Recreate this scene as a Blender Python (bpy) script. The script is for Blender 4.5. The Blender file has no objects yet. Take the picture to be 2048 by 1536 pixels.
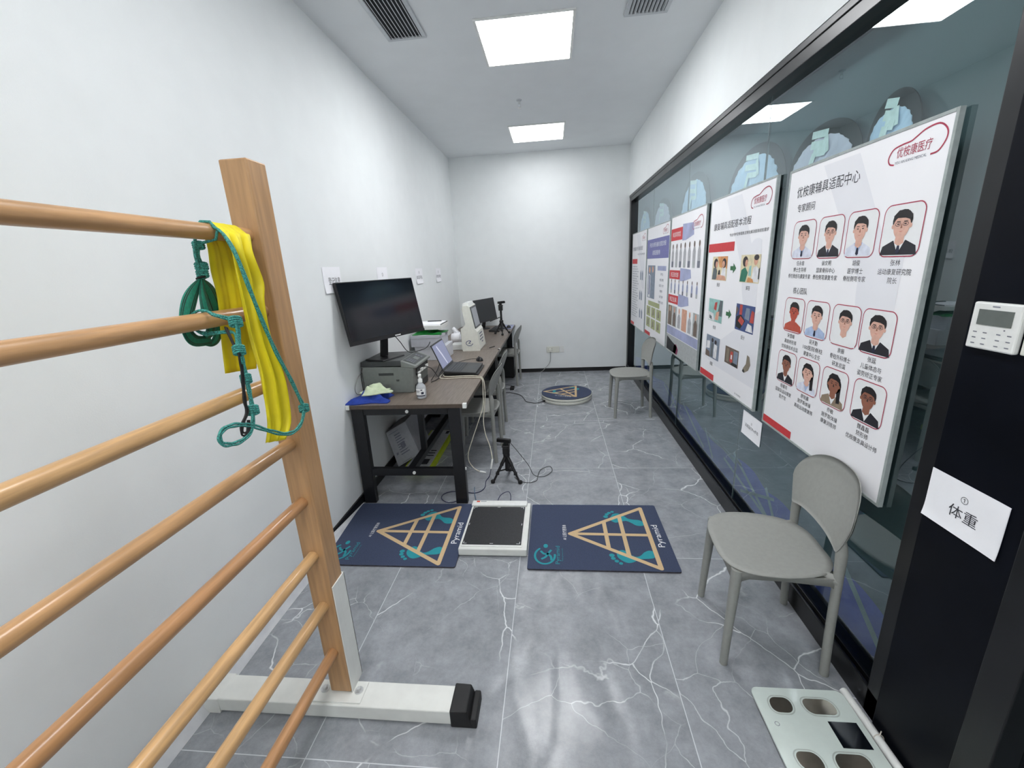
import bpy, bmesh, math, random
from mathutils import Vector, Matrix

# ------------------------------------------------------------------ camera, world, light level
SC = bpy.context.scene
COL = SC.collection
CAM = Vector((0, 0, 1.588))
F_PX = 843.36
PITCH, YAW, ROLL = 0.2714, -0.1057, -0.0512
def _cam_axes():
    cy, sy, cp, sp = math.cos(YAW), math.sin(YAW), math.cos(PITCH), math.sin(PITCH)
    f = Vector((sy*cp, cy*cp, -sp)); r = Vector((cy, -sy, 0)); u = r.cross(f)
    c, s = math.cos(ROLL), math.sin(ROLL)
    return c*r+s*u, -s*r+c*u, f
AX_R, AX_U, AX_F = _cam_axes()
cam_data = bpy.data.cameras.new('camera')
cam = bpy.data.objects.new('camera', cam_data); COL.objects.link(cam)
cam_data.sensor_width = 36.0
cam_data.lens = F_PX/2048*36
cam_data.clip_start = 0.02
cam.matrix_world = Matrix(((AX_R.x, AX_U.x, -AX_F.x, CAM.x), (AX_R.y, AX_U.y, -AX_F.y, CAM.y),
                           (AX_R.z, AX_U.z, -AX_F.z, CAM.z), (0, 0, 0, 1)))
SC.camera = cam
world = bpy.data.worlds.new('world'); SC.world = world; world.use_nodes = True
world.node_tree.nodes['Background'].inputs[0].default_value = (0.75, 0.85, 1, 1)
world.node_tree.nodes['Background'].inputs[1].default_value = 0.05
SC.view_settings.view_transform = 'Standard'
SC.view_settings.look = 'None'
SC.view_settings.gamma = 1.0
SC.view_settings.exposure = 1.14
PANEL_POWER = 11.5
SC.cycles.max_bounces = 10
SC.cycles.diffuse_bounces = 6
SC.cycles.glossy_bounces = 5
SC.cycles.transparent_max_bounces = 12
SC.cycles.use_denoising = True
SC.cycles.sample_clamp_indirect = 6.0

# a pixel of the 2048x1536 photograph turned into a point of the room
def ray(x, y): return AX_R*((x-1024)/F_PX) - AX_U*((y-768)/F_PX) + AX_F
def onz(x, y, z=0.0): d = ray(x, y); return CAM + d*((z-CAM.z)/d.z)
def onx(x, y, X): d = ray(x, y); return CAM + d*(X/d.x)
def ony(x, y, Y): d = ray(x, y); return CAM + d*(Y/d.y)

# room dimensions (metres)
XL, XR, YB, YF, ZC = -1.402, 1.064, 6.339, -1.6, 3.068
XG = 1.120          # glass, room face
rnd = random.Random(7)

# ------------------------------------------------------------------ materials
def lin(c):
    c = c/255.0
    return c/12.92 if c <= 0.04045 else ((c+0.055)/1.055)**2.4
def rgb(t): return (lin(t[0]), lin(t[1]), lin(t[2]), 1.0)
_M = {}
def pm(name, col, rough=0.5, metal=0.0, var=0.06, scale=40.0, bump=0.0, bscale=120.0, stretch=(1, 1, 1), col2=None, coat=0.0, spec=0.5):
    """procedural surface: a colour broken by noise, optional bump"""
    if name in _M: return _M[name]
    m = bpy.data.materials.new(name); m.use_nodes = True
    nt = m.node_tree; N = nt.nodes; L = nt.links
    b = N['Principled BSDF']
    tc = N.new('ShaderNodeTexCoord'); mp = N.new('ShaderNodeMapping'); mp.inputs['Scale'].default_value = stretch
    L.new(tc.outputs['Object'], mp.inputs['Vector'])
    ns = N.new('ShaderNodeTexNoise'); ns.inputs['Scale'].default_value = scale; ns.inputs['Detail'].default_value = 4
    L.new(mp.outputs[0], ns.inputs['Vector'])
    mx = N.new('ShaderNodeMix'); mx.data_type = 'RGBA'
    a = rgb(col); bcol = rgb(col2) if col2 else tuple(min(1, v*(1-var*2)) for v in a[:3])+(1,)
    hi = a if col2 else tuple(min(1, v*(1+var)) for v in a[:3])+(1,)
    mx.inputs[6].default_value = hi; mx.inputs[7].default_value = bcol
    rp = N.new('ShaderNodeMapRange'); rp.inputs[1].default_value = 0.35; rp.inputs[2].default_value = 0.65
    L.new(ns.outputs['Fac'], rp.inputs[0]); L.new(rp.outputs[0], mx.inputs[0])
    L.new(mx.outputs[2], b.inputs['Base Color'])
    b.inputs['Roughness'].default_value = rough; b.inputs['Metallic'].default_value = metal
    b.inputs['Specular IOR Level'].default_value = spec
    if coat: b.inputs['Coat Weight'].default_value = coat; b.inputs['Coat Roughness'].default_value = 0.08
    if bump:
        n2 = N.new('ShaderNodeTexNoise'); n2.inputs['Scale'].default_value = bscale; L.new(mp.outputs[0], n2.inputs['Vector'])
        bp = N.new('ShaderNodeBump'); bp.inputs['Strength'].default_value = bump; bp.inputs['Distance'].default_value = 0.002
        L.new(n2.outputs['Fac'], bp.inputs['Height']); L.new(bp.outputs[0], b.inputs['Normal'])
    _M[name] = m
    return m

def emit(name, col, strength):
    m = bpy.data.materials.new(name); m.use_nodes = True
    nt = m.node_tree; b = nt.nodes['Principled BSDF']
    b.inputs['Base Color'].default_value = rgb(col)
    b.inputs['Emission Color'].default_value = rgb(col); b.inputs['Emission Strength'].default_value = strength
    _M[name] = m; return m

def glass_mat(name, tint, fac_mul=1.0, rough=0.0, refl=(0.97, 1, 1)):
    """thin architectural glass: clear tinted body, mirror by the Fresnel law"""
    m = bpy.data.materials.new(name); m.use_nodes = True
    nt = m.node_tree; N = nt.nodes; L = nt.links
    for n in list(N):
        if n.type != 'OUTPUT_MATERIAL': N.remove(n)
    out = [n for n in N if n.type == 'OUTPUT_MATERIAL'][0]
    tr = N.new('ShaderNodeBsdfTransparent'); tr.inputs[0].default_value = rgb(tint)
    gl = N.new('ShaderNodeBsdfGlossy'); gl.inputs['Roughness'].default_value = rough; gl.inputs[0].default_value = refl+(1,)
    ns = N.new('ShaderNodeTexNoise'); ns.inputs['Scale'].default_value = 0.6
    geo = N.new('ShaderNodeNewGeometry')
    fr = N.new('ShaderNodeFresnel'); fr.inputs['IOR'].default_value = 1.52
    bk = N.new('ShaderNodeMath'); bk.operation = 'SUBTRACT'; bk.inputs[0].default_value = 1.0
    L.new(geo.outputs['Backfacing'], bk.inputs[1])
    m1 = N.new('ShaderNodeMath'); m1.operation = 'MULTIPLY'; L.new(fr.outputs[0], m1.inputs[0]); L.new(bk.outputs[0], m1.inputs[1])
    # n surfaces in a row: nF / (1 + (n-1)F)
    ma = N.new('ShaderNodeMath'); ma.operation = 'MULTIPLY'; L.new(m1.outputs[0], ma.inputs[0]); ma.inputs[1].default_value = fac_mul
    md = N.new('ShaderNodeMath'); md.operation = 'MULTIPLY_ADD'; L.new(m1.outputs[0], md.inputs[0]); md.inputs[1].default_value = fac_mul-1; md.inputs[2].default_value = 1.0
    m2 = N.new('ShaderNodeMath'); m2.operation = 'DIVIDE'; m2.use_clamp = True; L.new(ma.outputs[0], m2.inputs[0]); L.new(md.outputs[0], m2.inputs[1])
    bp = N.new('ShaderNodeBump'); bp.inputs['Strength'].default_value = 0.02; bp.inputs['Distance'].default_value = 0.01
    L.new(ns.outputs['Fac'], bp.inputs['Height']); L.new(bp.outputs[0], gl.inputs['Normal'])
    mx = N.new('ShaderNodeMixShader'); L.new(m2.outputs[0], mx.inputs[0]); L.new(tr.outputs[0], mx.inputs[1]); L.new(gl.outputs[0], mx.inputs[2])
    L.new(mx.outputs[0], out.inputs[0])
    _M[name] = m; return m

def floor_mat():
    """grey marble tiles, white veins, thin pale joints, the faint waves of a laid sheet"""
    m = bpy.data.materials.new('marble tile sheet'); m.use_nodes = True
    nt = m.node_tree; N = nt.nodes; L = nt.links
    b = N['Principled BSDF']
    W, D, X0, Y0 = 0.6618, 1.0736, -0.2188, 0.9706
    def math_(op, a, bb=None, c=None, clamp=False):
        n = N.new('ShaderNodeMath'); n.operation = op; n.use_clamp = clamp
        for i, v in enumerate((a, bb, c)):
            if v is None: continue
            if isinstance(v, (int, float)): n.inputs[i].default_value = v
            else: L.new(v, n.inputs[i])
        return n.outputs[0]
    tc = N.new('ShaderNodeTexCoord'); sp = N.new('ShaderNodeSeparateXYZ'); L.new(tc.outputs['Object'], sp.inputs[0])
    ux = math_('DIVIDE', math_('SUBTRACT', sp.outputs[0], X0), W)
    uy = math_('DIVIDE', math_('SUBTRACT', sp.outputs[1], Y0), D)
    ix, iy = math_('FLOOR', ux), math_('FLOOR', uy)
    fx, fy = math_('FRACT', ux), math_('FRACT', uy)
    ex = math_('MULTIPLY', math_('MINIMUM', fx, math_('SUBTRACT', 1.0, fx)), W)
    ey = math_('MULTIPLY', math_('MINIMUM', fy, math_('SUBTRACT', 1.0, fy)), D)
    joint = math_('LESS_THAN', math_('MINIMUM', ex, ey), 0.0016)
    # every tile takes its own piece of stone
    cmb = N.new('ShaderNodeCombineXYZ')
    L.new(math_('ADD', math_('MULTIPLY', fx, W), math_('MULTIPLY', ix, 3.17)), cmb.inputs[0])
    L.new(math_('ADD', math_('MULTIPLY', fy, D), math_('MULTIPLY', iy, 2.31)), cmb.inputs[1])
    L.new(math_('ADD', math_('MULTIPLY', ix, 1.7), math_('MULTIPLY', iy, 0.9)), cmb.inputs[2])
    stone = cmb.outputs[0]
    def warped(scale, amount, seed):
        n = N.new('ShaderNodeTexNoise'); n.inputs['Scale'].default_value = scale; n.inputs['Detail'].default_value = 5
        n.inputs['Roughness'].default_value = 0.46
        a = N.new('ShaderNodeVectorMath'); a.operation = 'ADD'; L.new(stone, a.inputs[0]); a.inputs[1].default_value = (seed, seed*2, 0)
        L.new(a.outputs[0], n.inputs['Vector'])
        s = N.new('ShaderNodeVectorMath'); s.operation = 'SUBTRACT'; L.new(n.outputs['Color'], s.inputs[0]); s.inputs[1].default_value = (.5, .5, .5)
        sc = N.new('ShaderNodeVectorMath'); sc.operation = 'SCALE'; L.new(s.outputs[0], sc.inputs[0]); sc.inputs['Scale'].default_value = amount
        ad = N.new('ShaderNodeVectorMath'); ad.operation = 'ADD'; L.new(a.outputs[0], ad.inputs[0]); L.new(sc.outputs[0], ad.inputs[1])
        return ad.outputs[0]
    def vein(scale, warp_scale, amount, width, seed, lo, hi):
        v = N.new('ShaderNodeTexVoronoi'); v.feature = 'DISTANCE_TO_EDGE'; v.inputs['Scale'].default_value = scale
        L.new(warped(warp_scale, amount, seed), v.inputs['Vector'])
        line = N.new('ShaderNodeMapRange'); line.inputs[1].default_value = 0.0; line.inputs[2].default_value = width
        line.inputs[3].default_value = 1; line.inputs[4].default_value = 0; L.new(v.outputs['Distance'], line.inputs[0])
        msk = N.new('ShaderNodeTexNoise'); msk.inputs['Scale'].default_value = 2.6; msk.inputs['Detail'].default_value = 3
        a = N.new('ShaderNodeVectorMath'); a.operation = 'ADD'; L.new(stone, a.inputs[0]); a.inputs[1].default_value = (seed*5, seed, 3)
        L.new(a.outputs[0], msk.inputs['Vector'])
        mr = N.new('ShaderNodeMapRange'); mr.inputs[1].default_value = lo; mr.inputs[2].default_value = hi
        L.new(msk.outputs['Fac'], mr.inputs[0])
        return math_('MULTIPLY', line.outputs[0], mr.outputs[0])
    v1 = vein(1.8, 1.9, 0.34, 0.0058, 1.3, 0.42, 0.54)
    v2 = vein(2.9, 2.4, 0.26, 0.0046, 7.7, 0.45, 0.60)
    v3 = vein(1.9, 11.0, 0.16, 0.030, 4.1, 0.62, 0.72)
    veins = math_('MAXIMUM', math_('MAXIMUM', v1, math_('MULTIPLY', v2, 0.6)), math_('MULTIPLY', v3, 0.7), clamp=True)
    n1 = N.new('ShaderNodeTexNoise'); n1.inputs['Scale'].default_value = 7.0; n1.inputs['Detail'].default_value = 10; n1.inputs['Roughness'].default_value = 0.78
    L.new(stone, n1.inputs['Vector'])
    ramp = N.new('ShaderNodeValToRGB'); L.new(n1.outputs['Fac'], ramp.inputs[0])
    ramp.color_ramp.elements[0].position = 0.30; ramp.color_ramp.elements[0].color = rgb((124, 127, 132))
    ramp.color_ramp.elements[1].position = 0.70; ramp.color_ramp.elements[1].color = rgb((166, 169, 174))
    m1 = N.new('ShaderNodeMix'); m1.data_type = 'RGBA'; L.new(veins, m1.inputs[0]); L.new(ramp.outputs[0], m1.inputs[6]); m1.inputs[7].default_value = rgb((232, 234, 236))
    m2 = N.new('ShaderNodeMix'); m2.data_type = 'RGBA'; L.new(joint, m2.inputs[0]); L.new(m1.outputs[2], m2.inputs[6]); m2.inputs[7].default_value = rgb((205, 208, 212))
    L.new(m2.outputs[2], b.inputs['Base Color'])
    b.inputs['Roughness'].default_value = 0.25
    b.inputs['Specular IOR Level'].default_value = 0.42
    # waves: long soft folds running down the room
    mp = N.new('ShaderNodeMapping'); mp.inputs['Scale'].default_value = (2.4, 0.9, 1); mp.inputs['Rotation'].default_value = (0, 0, 0.12); L.new(tc.outputs['Object'], mp.inputs[0])
    wv = N.new('ShaderNodeTexNoise'); wv.inputs['Scale'].default_value = 2.6; wv.inputs['Detail'].default_value = 1.2; wv.inputs['Distortion'].default_value = 0.6; L.new(mp.outputs[0], wv.inputs['Vector'])
    bp = N.new('ShaderNodeBump'); bp.inputs['Strength'].default_value = 0.85; bp.inputs['Distance'].default_value = 0.014
    L.new(wv.outputs['Fac'], bp.inputs['Height'])
    fine = N.new('ShaderNodeTexNoise'); fine.inputs['Scale'].default_value = 160; L.new(tc.outputs['Object'], fine.inputs['Vector'])
    bp2 = N.new('ShaderNodeBump'); bp2.inputs['Strength'].default_value = 0.06; bp2.inputs['Distance'].default_value = 0.002
    L.new(fine.outputs['Fac'], bp2.inputs['Height']); L.new(bp.outputs[0], bp2.inputs['Normal']); L.new(bp2.outputs[0], b.inputs['Normal'])
    return m

M_wall = pm('white wall paint', (237, 240, 240), 0.75, var=0.008, scale=6, bump=0.12, bscale=260)
M_ceil = pm('white ceiling paint', (230, 233, 235), 0.85, var=0.008, scale=5)
M_black = pm('black frame metal', (17, 18, 21), 0.32, var=0.15, scale=9)
M_blackpanel = pm('black panel', (10, 13, 21), 0.36, var=0.12, scale=5, spec=0.12)
M_base = pm('black skirting', (14, 14, 16), 0.45)
M_white_pl = pm('white plastic', (232, 233, 230), 0.38, var=0.02)
M_offwhite = pm('warm white plastic', (226, 226, 216), 0.42, var=0.02)
M_black_pl = pm('black plastic', (20, 20, 22), 0.42, var=0.1)
M_black_met = pm('black steel', (22, 23, 27), 0.38, var=0.1)
M_paper = pm('white paper', (250, 250, 254), 0.8, var=0.012, scale=20)
M_ink = pm('black ink', (52, 52, 58), 0.7)
M_ink2 = pm('faded ink', (120, 122, 134), 0.7)
M_steel = pm('steel', (205, 206, 206), 0.38, metal=0.45, var=0.05)
M_wood = pm('beech wood', (192, 148, 102), 0.34, var=0.10, scale=9, stretch=(9, 0.7, 9), bump=0.04, bscale=60, coat=0.25)
M_woodpost = pm('beech post wood', (184, 143, 100), 0.40, var=0.08, scale=8, stretch=(9, 9, 0.6), bump=0.04, bscale=60, coat=0.15)
M_whitesteel = pm('white enamel', (226, 227, 222), 0.35, var=0.025, scale=14)
M_rubber = pm('black rubber', (24, 24, 25), 0.6, var=0.1)
M_chair = pm('grey polypropylene', (150, 151, 146), 0.55, var=0.02, scale=60, bump=0.05, bscale=500)
M_desk = pm('brown wood laminate', (128, 116, 106), 0.36, col2=(104, 93, 84), scale=7, stretch=(22, 1.1, 22), bump=0.03, bscale=90)
M_lamedge = pm('dark laminate edge', (84, 72, 62), 0.45)
M_grey_pr = pm('grey printer plastic', (122, 126, 122), 0.5, var=0.03)
M_dark_pr = pm('dark printer plastic', (58, 61, 61), 0.42, var=0.05)
M_yellow = pm('yellow elastic band', (225, 208, 12), 0.55, var=0.07, scale=9, bump=0.1, bscale=50)
M_teal_web = pm('green webbing', (10, 122, 100), 0.65, var=0.1, scale=150)
M_teal_cord = pm('turquoise cord', (62, 150, 140), 0.6, var=0.35, scale=330)
M_blackcord = pm('black cord', (18, 18, 19), 0.6)
M_mat = pm('navy mat pile', (64, 74, 100), 0.95, var=0.22, scale=420, bump=0.5, bscale=700)
M_matedge = pm('mat edge', (66, 64, 72), 0.9, var=0.2)
M_tan = pm('tan print', (206, 178, 138), 0.9, var=0.06, scale=300)
M_tealprint = pm('teal print', (40, 146, 156), 0.9, var=0.08, scale=300)
M_whiteprint = pm('white print', (236, 237, 238), 0.8, var=.008)
M_redprint = pm('red print', (206, 60, 66), 0.6, var=0.03)
M_crimson = pm('crimson line print', (172, 48, 76), 0.6)
M_orange = pm('orange red print', (222, 76, 50), 0.5)
M_board = pm('poster paper', (247, 246, 249), 0.42, var=0.01, scale=3, coat=0.2)
M_boardgrey = pm('poster pale grey print', (236, 236, 241), 0.42, var=0.01, scale=3, coat=0.2)
M_boardedge = pm('clear frame edge', (168, 176, 174), 0.2, var=0.05)
M_boardback = pm('board back', (60, 70, 70), 0.6)
M_cable_w = pm('ivory cable', (220, 214, 196), 0.45)
M_cable_b = pm('navy cable', (30, 34, 74), 0.45)
M_cable_k = pm('black cable', (18, 18, 20), 0.45)
M_cable_g = pm('grey cable', (150, 150, 148), 0.5)
M_screen = pm('black screen', (14, 17, 24), 0.12, var=0.06, scale=3)
M_lcd = pm('grey lcd', (102, 108, 104), 0.3, var=0.04)
def skin(n, c): return pm(n, c, 0.5, var=0.04, scale=60)
M_skin = skin('printed skin', (222, 176, 158)); M_skin_d = skin('printed darker skin', (150, 98, 78)); M_skin_r = skin('printed red skin', (190, 84, 66))
M_hair = pm('printed black hair', (30, 26, 28), 0.5); M_suit = pm('printed dark suit', (36, 36, 44), 0.5)
M_coat = pm('printed white coat', (222, 226, 240), 0.5); M_shirt = pm('printed blue shirt', (176, 194, 226), 0.5)
M_tie = pm('printed navy tie', (34, 38, 62), 0.5); M_brown = pm('printed tan jacket', (150, 132, 112), 0.5)

# ------------------------------------------------------------------ mesh builder
class MB:
    def __init__(s): s.v = []; s.f = []; s.m = []; s.s = []
    def add(s, verts, faces, mi=0, smooth=False):
        o = len(s.v); s.v += [tuple(v) for v in verts]
        for f in faces: s.f.append(tuple(i+o for i in f)); s.m.append(mi); s.s.append(smooth)
        return s
    def box(s, a, b, mi=0):
        x0, y0, z0 = [min(p, q) for p, q in zip(a, b)]; x1, y1, z1 = [max(p, q) for p, q in zip(a, b)]
        v = [(x0,y0,z0),(x1,y0,z0),(x1,y1,z0),(x0,y1,z0),(x0,y0,z1),(x1,y0,z1),(x1,y1,z1),(x0,y1,z1)]
        return s.add(v, [(3,2,1,0),(4,5,6,7),(0,1,5,4),(1,2,6,5),(2,3,7,6),(3,0,4,7)], mi)
    def hexa(s, bottom, top, mi=0):
        return s.add(list(bottom)+list(top), [(3,2,1,0),(4,5,6,7),(0,1,5,4),(1,2,6,5),(2,3,7,6),(3,0,4,7)], mi)
    def prism(s, pts, d, mi=0, cap_mi=None, smooth=False):
        """pts: closed 3-D polygon, d: extrusion vector"""
        n = len(pts); P = [Vector(p) for p in pts]; d = Vector(d)
        s.add(P+[p+d for p in P], [(i, (i+1) % n, (i+1) % n+n, i+n) for i in range(n)], mi, smooth)
        c = mi if cap_mi is None else cap_mi
        s.add(P, [tuple(reversed(range(n)))], c); s.add([p+d for p in P], [tuple(range(n))], c)
        return s
    def tube(s, path, r, mi=0, n=10, closed=False, caps=True, smooth=True):
        P = [Vector(p) for p in path]; N = len(P)
        R = r if isinstance(r, (list, tuple)) else [r]*N
        vs = []; t0 = None; nrm = None
        for i in range(N):
            if closed: t = P[(i+1) % N]-P[i-1]
            else: t = P[min(i+1, N-1)]-P[max(i-1, 0)]
            if t.length < 1e-9: t = Vector((0, 0, 1))
            t.normalize()
            if nrm is None:
                a = Vector((0, 0, 1)) if abs(t.z) < 0.9 else Vector((1, 0, 0))
                nrm = t.cross(a).normalized()
            else:
                nrm = (nrm - t*nrm.dot(t))
                nrm = nrm.normalized() if nrm.length > 1e-6 else t.orthogonal().normalized()
            bn = t.cross(nrm)
            for k in range(n):
                a = 2*math.pi*k/n
                vs.append(P[i]+(nrm*math.cos(a)+bn*math.sin(a))*R[i])
        fs = []
        for i in range(N if closed else N-1):
            j = (i+1) % N
            for k in range(n): fs.append((i*n+k, i*n+(k+1) % n, j*n+(k+1) % n, j*n+k))
        o = len(s.v); s.add(vs, fs, mi, smooth)
        if caps and not closed:
            s.add([vs[k] for k in range(n)], [tuple(reversed(range(n)))], mi)
            s.add([vs[(N-1)*n+k] for k in range(n)], [tuple(range(n))], mi)
        return s
    def lathe(s, prof, c=(0, 0, 0), n=32, mi=0, smooth=True):
        """prof: (radius, z) from bottom to top about a vertical axis at c"""
        vs = []; m = len(prof)
        for r, z in prof:
            for k in range(n):
                a = 2*math.pi*k/n; vs.append((c[0]+r*math.cos(a), c[1]+r*math.sin(a), c[2]+z))
        fs = [(i*n+k, i*n+(k+1) % n, (i+1)*n+(k+1) % n, (i+1)*n+k) for i in range(m-1) for k in range(n)]
        s.add(vs, fs, mi, smooth)
        s.add(vs[:n], [tuple(reversed(range(n)))], mi); s.add(vs[-n:], [tuple(range(n))], mi)
        return s
    def grid(s, pts, mi=0, smooth=True, closed_u=False):
        """pts[row][col]"""
        R = len(pts); C = len(pts[0]); vs = [p for row in pts for p in row]
        fs = [(i*C+j, i*C+(j+1) % C, (i+1)*C+(j+1) % C, (i+1)*C+j) for i in range(R-1) for j in range(C if closed_u else C-1)]
        return s.add(vs, fs, mi, smooth)
    def poly(s, pts, mi=0): return s.add(pts, [tuple(range(len(pts)))], mi)
    def xform(s, M, start=0):
        for i in range(start, len(s.v)): s.v[i] = tuple(M @ Vector(s.v[i]))
        return s

def world_loc(o):
    p = Vector((0, 0, 0))
    while o is not None: p = p + Vector(o.location); o = o.parent
    return p
def build(name, mb, mats, parent=None, at=None, local=False, bevel=0.0, solid=0.0, subsurf=0, merge=False):
    """link mb as ONE mesh object; world coordinates are made local to the parent (or to `at`)"""
    if not isinstance(mats, (list, tuple)): mats = [mats]
    me = bpy.data.meshes.new(name)
    off = Vector((0, 0, 0))
    if not local: off = world_loc(parent) if parent is not None else (Vector(at) if at is not None else Vector((0, 0, 0)))
    me.from_pydata([tuple(Vector(v)-off) for v in mb.v], [], mb.f)
    for m in mats: me.materials.append(m)
    me.polygons.foreach_set('material_index', mb.m)
    me.polygons.foreach_set('use_smooth', mb.s)
    if merge:
        bm = bmesh.new(); bm.from_mesh(me); bmesh.ops.remove_doubles(bm, verts=bm.verts, dist=1e-5); bm.to_mesh(me); bm.free()
    me.update()
    o = bpy.data.objects.new(name, me); COL.objects.link(o)
    if parent is not None: o.parent = parent
    elif at is not None: o.location = at
    if solid:
        md = o.modifiers.new('thickness', 'SOLIDIFY'); md.thickness = solid; md.offset = 0
    if bevel:
        md = o.modifiers.new('bevel', 'BEVEL'); md.width = bevel; md.segments = 2; md.limit_method = 'ANGLE'; md.angle_limit = math.radians(40)
    if subsurf:
        md = o.modifiers.new('smooth', 'SUBSURF'); md.levels = subsurf; md.render_levels = subsurf
    return o
def tag(o, label, cat, group=None):
    o['label'] = label; o['category'] = cat
    if group: o['group'] = group
    return o
def thing(name, loc, label, cat, group=None, rz=0.0):
    o = bpy.data.objects.new(name, None); COL.objects.link(o); o.empty_display_size = 0.1
    o.location = loc; o.rotation_euler = (0, 0, rz)
    return tag(o, label, cat, group)
def struct(o): o['kind'] = 'structure'; return o
def box_struct(name, a, b, m, parent=None, bevel=0.0):
    mb = MB().box(a, b); o = build(name, mb, m, parent, bevel=bevel)
    return struct(o) if parent is None else o
def children_of(o): return [c for c in bpy.data.objects if c.parent == o]
def copy_tree(o, parent=None):
    c = o.copy(); COL.objects.link(c)
    if parent is not None: c.parent = parent
    for k in children_of(o): copy_tree(k, c)
    return c
def smooth_path(pts, per=8, closed=False):
    P = [Vector(p) for p in pts]; n = len(P); out = []
    for i in range(n if closed else n-1):
        if closed: a, b, c, d = P[(i-1) % n], P[i], P[(i+1) % n], P[(i+2) % n]
        else: a, b, c, d = P[max(i-1, 0)], P[i], P[i+1], P[min(i+2, n-1)]
        for k in range(per):
            t = k/per; t2 = t*t; t3 = t2*t
            out.append(0.5*((2*b)+(-a+c)*t+(2*a-5*b+4*c-d)*t2+(-a+3*b-3*c+d)*t3))
    if not closed: out.append(P[-1])
    return out

# ------------------------------------------------------------------ lettering
_T = {}
def glyphs(text):
    """flat outline mesh of a line of text, unit size, centred: (verts, faces, width)"""
    if text in _T: return _T[text]
    cu = bpy.data.curves.new('lettering', 'FONT'); cu.body = text; cu.size = 1.0; cu.resolution_u = 2
    ob = bpy.data.objects.new('lettering', cu); COL.objects.link(ob)
    dg = bpy.context.evaluated_depsgraph_get(); dg.update()
    ev = ob.evaluated_get(dg); me = ev.to_mesh()
    vs = [(v.co.x, v.co.y) for v in me.vertices]; fs = [tuple(p.vertices) for p in me.polygons]
    ev.to_mesh_clear()
    bpy.data.objects.remove(ob); bpy.data.curves.remove(cu)
    if vs:
        x0 = min(v[0] for v in vs); x1 = max(v[0] for v in vs)
        y0 = min(v[1] for v in vs); y1 = max(v[1] for v in vs)
    else: x0 = x1 = y0 = y1 = 0
    _T[text] = (vs, fs, x0, x1, y0, y1); return _T[text]
def put_text(mb, text, plane, u, v, size, mi, align='c', width=None, rot=0.0, height=None):
    """plane(u, v) -> 3-D point. (u, v): centre of the line (align c) or left end. size: letter height"""
    vs, fs, x0, x1, y0, y1 = glyphs(text)
    if not vs: return
    h = (y1-y0) or 1; sy = size/h
    sx = sy if width is None else width/((x1-x0) or 1)
    c, s = math.cos(rot), math.sin(rot)
    out = []
    for x, y in vs:
        a = (x-(x0+x1)/2)*sx if align == 'c' else (x-x0)*sx
        b = (y-(y0+y1)/2)*sy
        out.append(plane(u+a*c-b*s, v+a*s+b*c))
    mb.add(out, fs, mi)

# ------------------------------------------------------------------ the room
M_floor = floor_mat()
M_glass = glass_mat('partition glass', (242, 250, 250), 3.2, refl=(0.86, 0.95, 1.0))
M_doorglass = glass_mat('door glass', (150, 170, 168), 4.0, refl=(0.84, 0.95, 0.98))
M_film = pm('dark teal backing film', (86, 101, 105), 0.7, var=0.06, scale=3)
M_filmblue = pm('blue backing print', (62, 76, 168), 0.6, var=0.16, scale=4)
M_filmgrey = pm('grey green strip print', (130, 150, 152), 0.6, var=0.08, scale=9)
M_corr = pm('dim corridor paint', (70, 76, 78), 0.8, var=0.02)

box_struct('floor', (XL-0.15, YF-0.15, -0.08), (3.0, YB+0.15, 0.0), M_floor)
box_struct('ceiling', (XL-0.15, YF-0.15, ZC), (XR+0.15, YB+0.15, ZC+0.08), M_ceil)
box_struct('wall_left', (XL-0.15, YF-0.15, 0), (XL, YB+0.15, ZC), M_wall)
box_struct('wall_back', (XL, YB, 0), (XR+0.25, YB+0.15, ZC), M_wall)
box_struct('wall_front', (XL, YF-0.15, 0), (3.0, YF, ZC), M_wall)
mb = MB().box((XR, YF, 2.435), (XR+0.2, YB, ZC)); mb.box((XR, YF, 0), (XR+0.2, -0.15, 2.435))
struct(build('wall_right', mb, M_wall))
box_struct('baseboard_back', (XL, YB-0.012, 0), (XR, YB, 0.055), M_base)
box_struct('baseboard_left', (XL, YF, 0), (XL+0.012, YB-0.012, 0.066), M_base)

# the edge of the floor sheet turned up against the left wall, white in front of the skirting
mb = MB(); rows = []
for k in range(25):
    t = k/24; y = -1.2+t*3.78
    fade = max(0.0, min(1.0, (2.60-y)/0.65)); w = 0.015+0.042*fade; h = 0.006+0.070*fade
    wob = 0.003*math.sin(y*7)*fade
    rows.append([(XL+w+wob, y, 0.001), (XL+w*0.70+wob+.004, y, h*0.25), (XL+w*0.45+.006, y, h*0.6), (XL+0.014, y, h), (XL+0.0125, y, 0.002)])
mb.grid(rows, 0)
mb.poly(rows[0]); mb.poly(list(reversed(rows[-1])))
M_strip = pm('pale marble strip', (222, 224, 226), 0.45, col2=(206, 208, 212), scale=11)
struct(build('trim_1', mb, M_strip))

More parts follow.
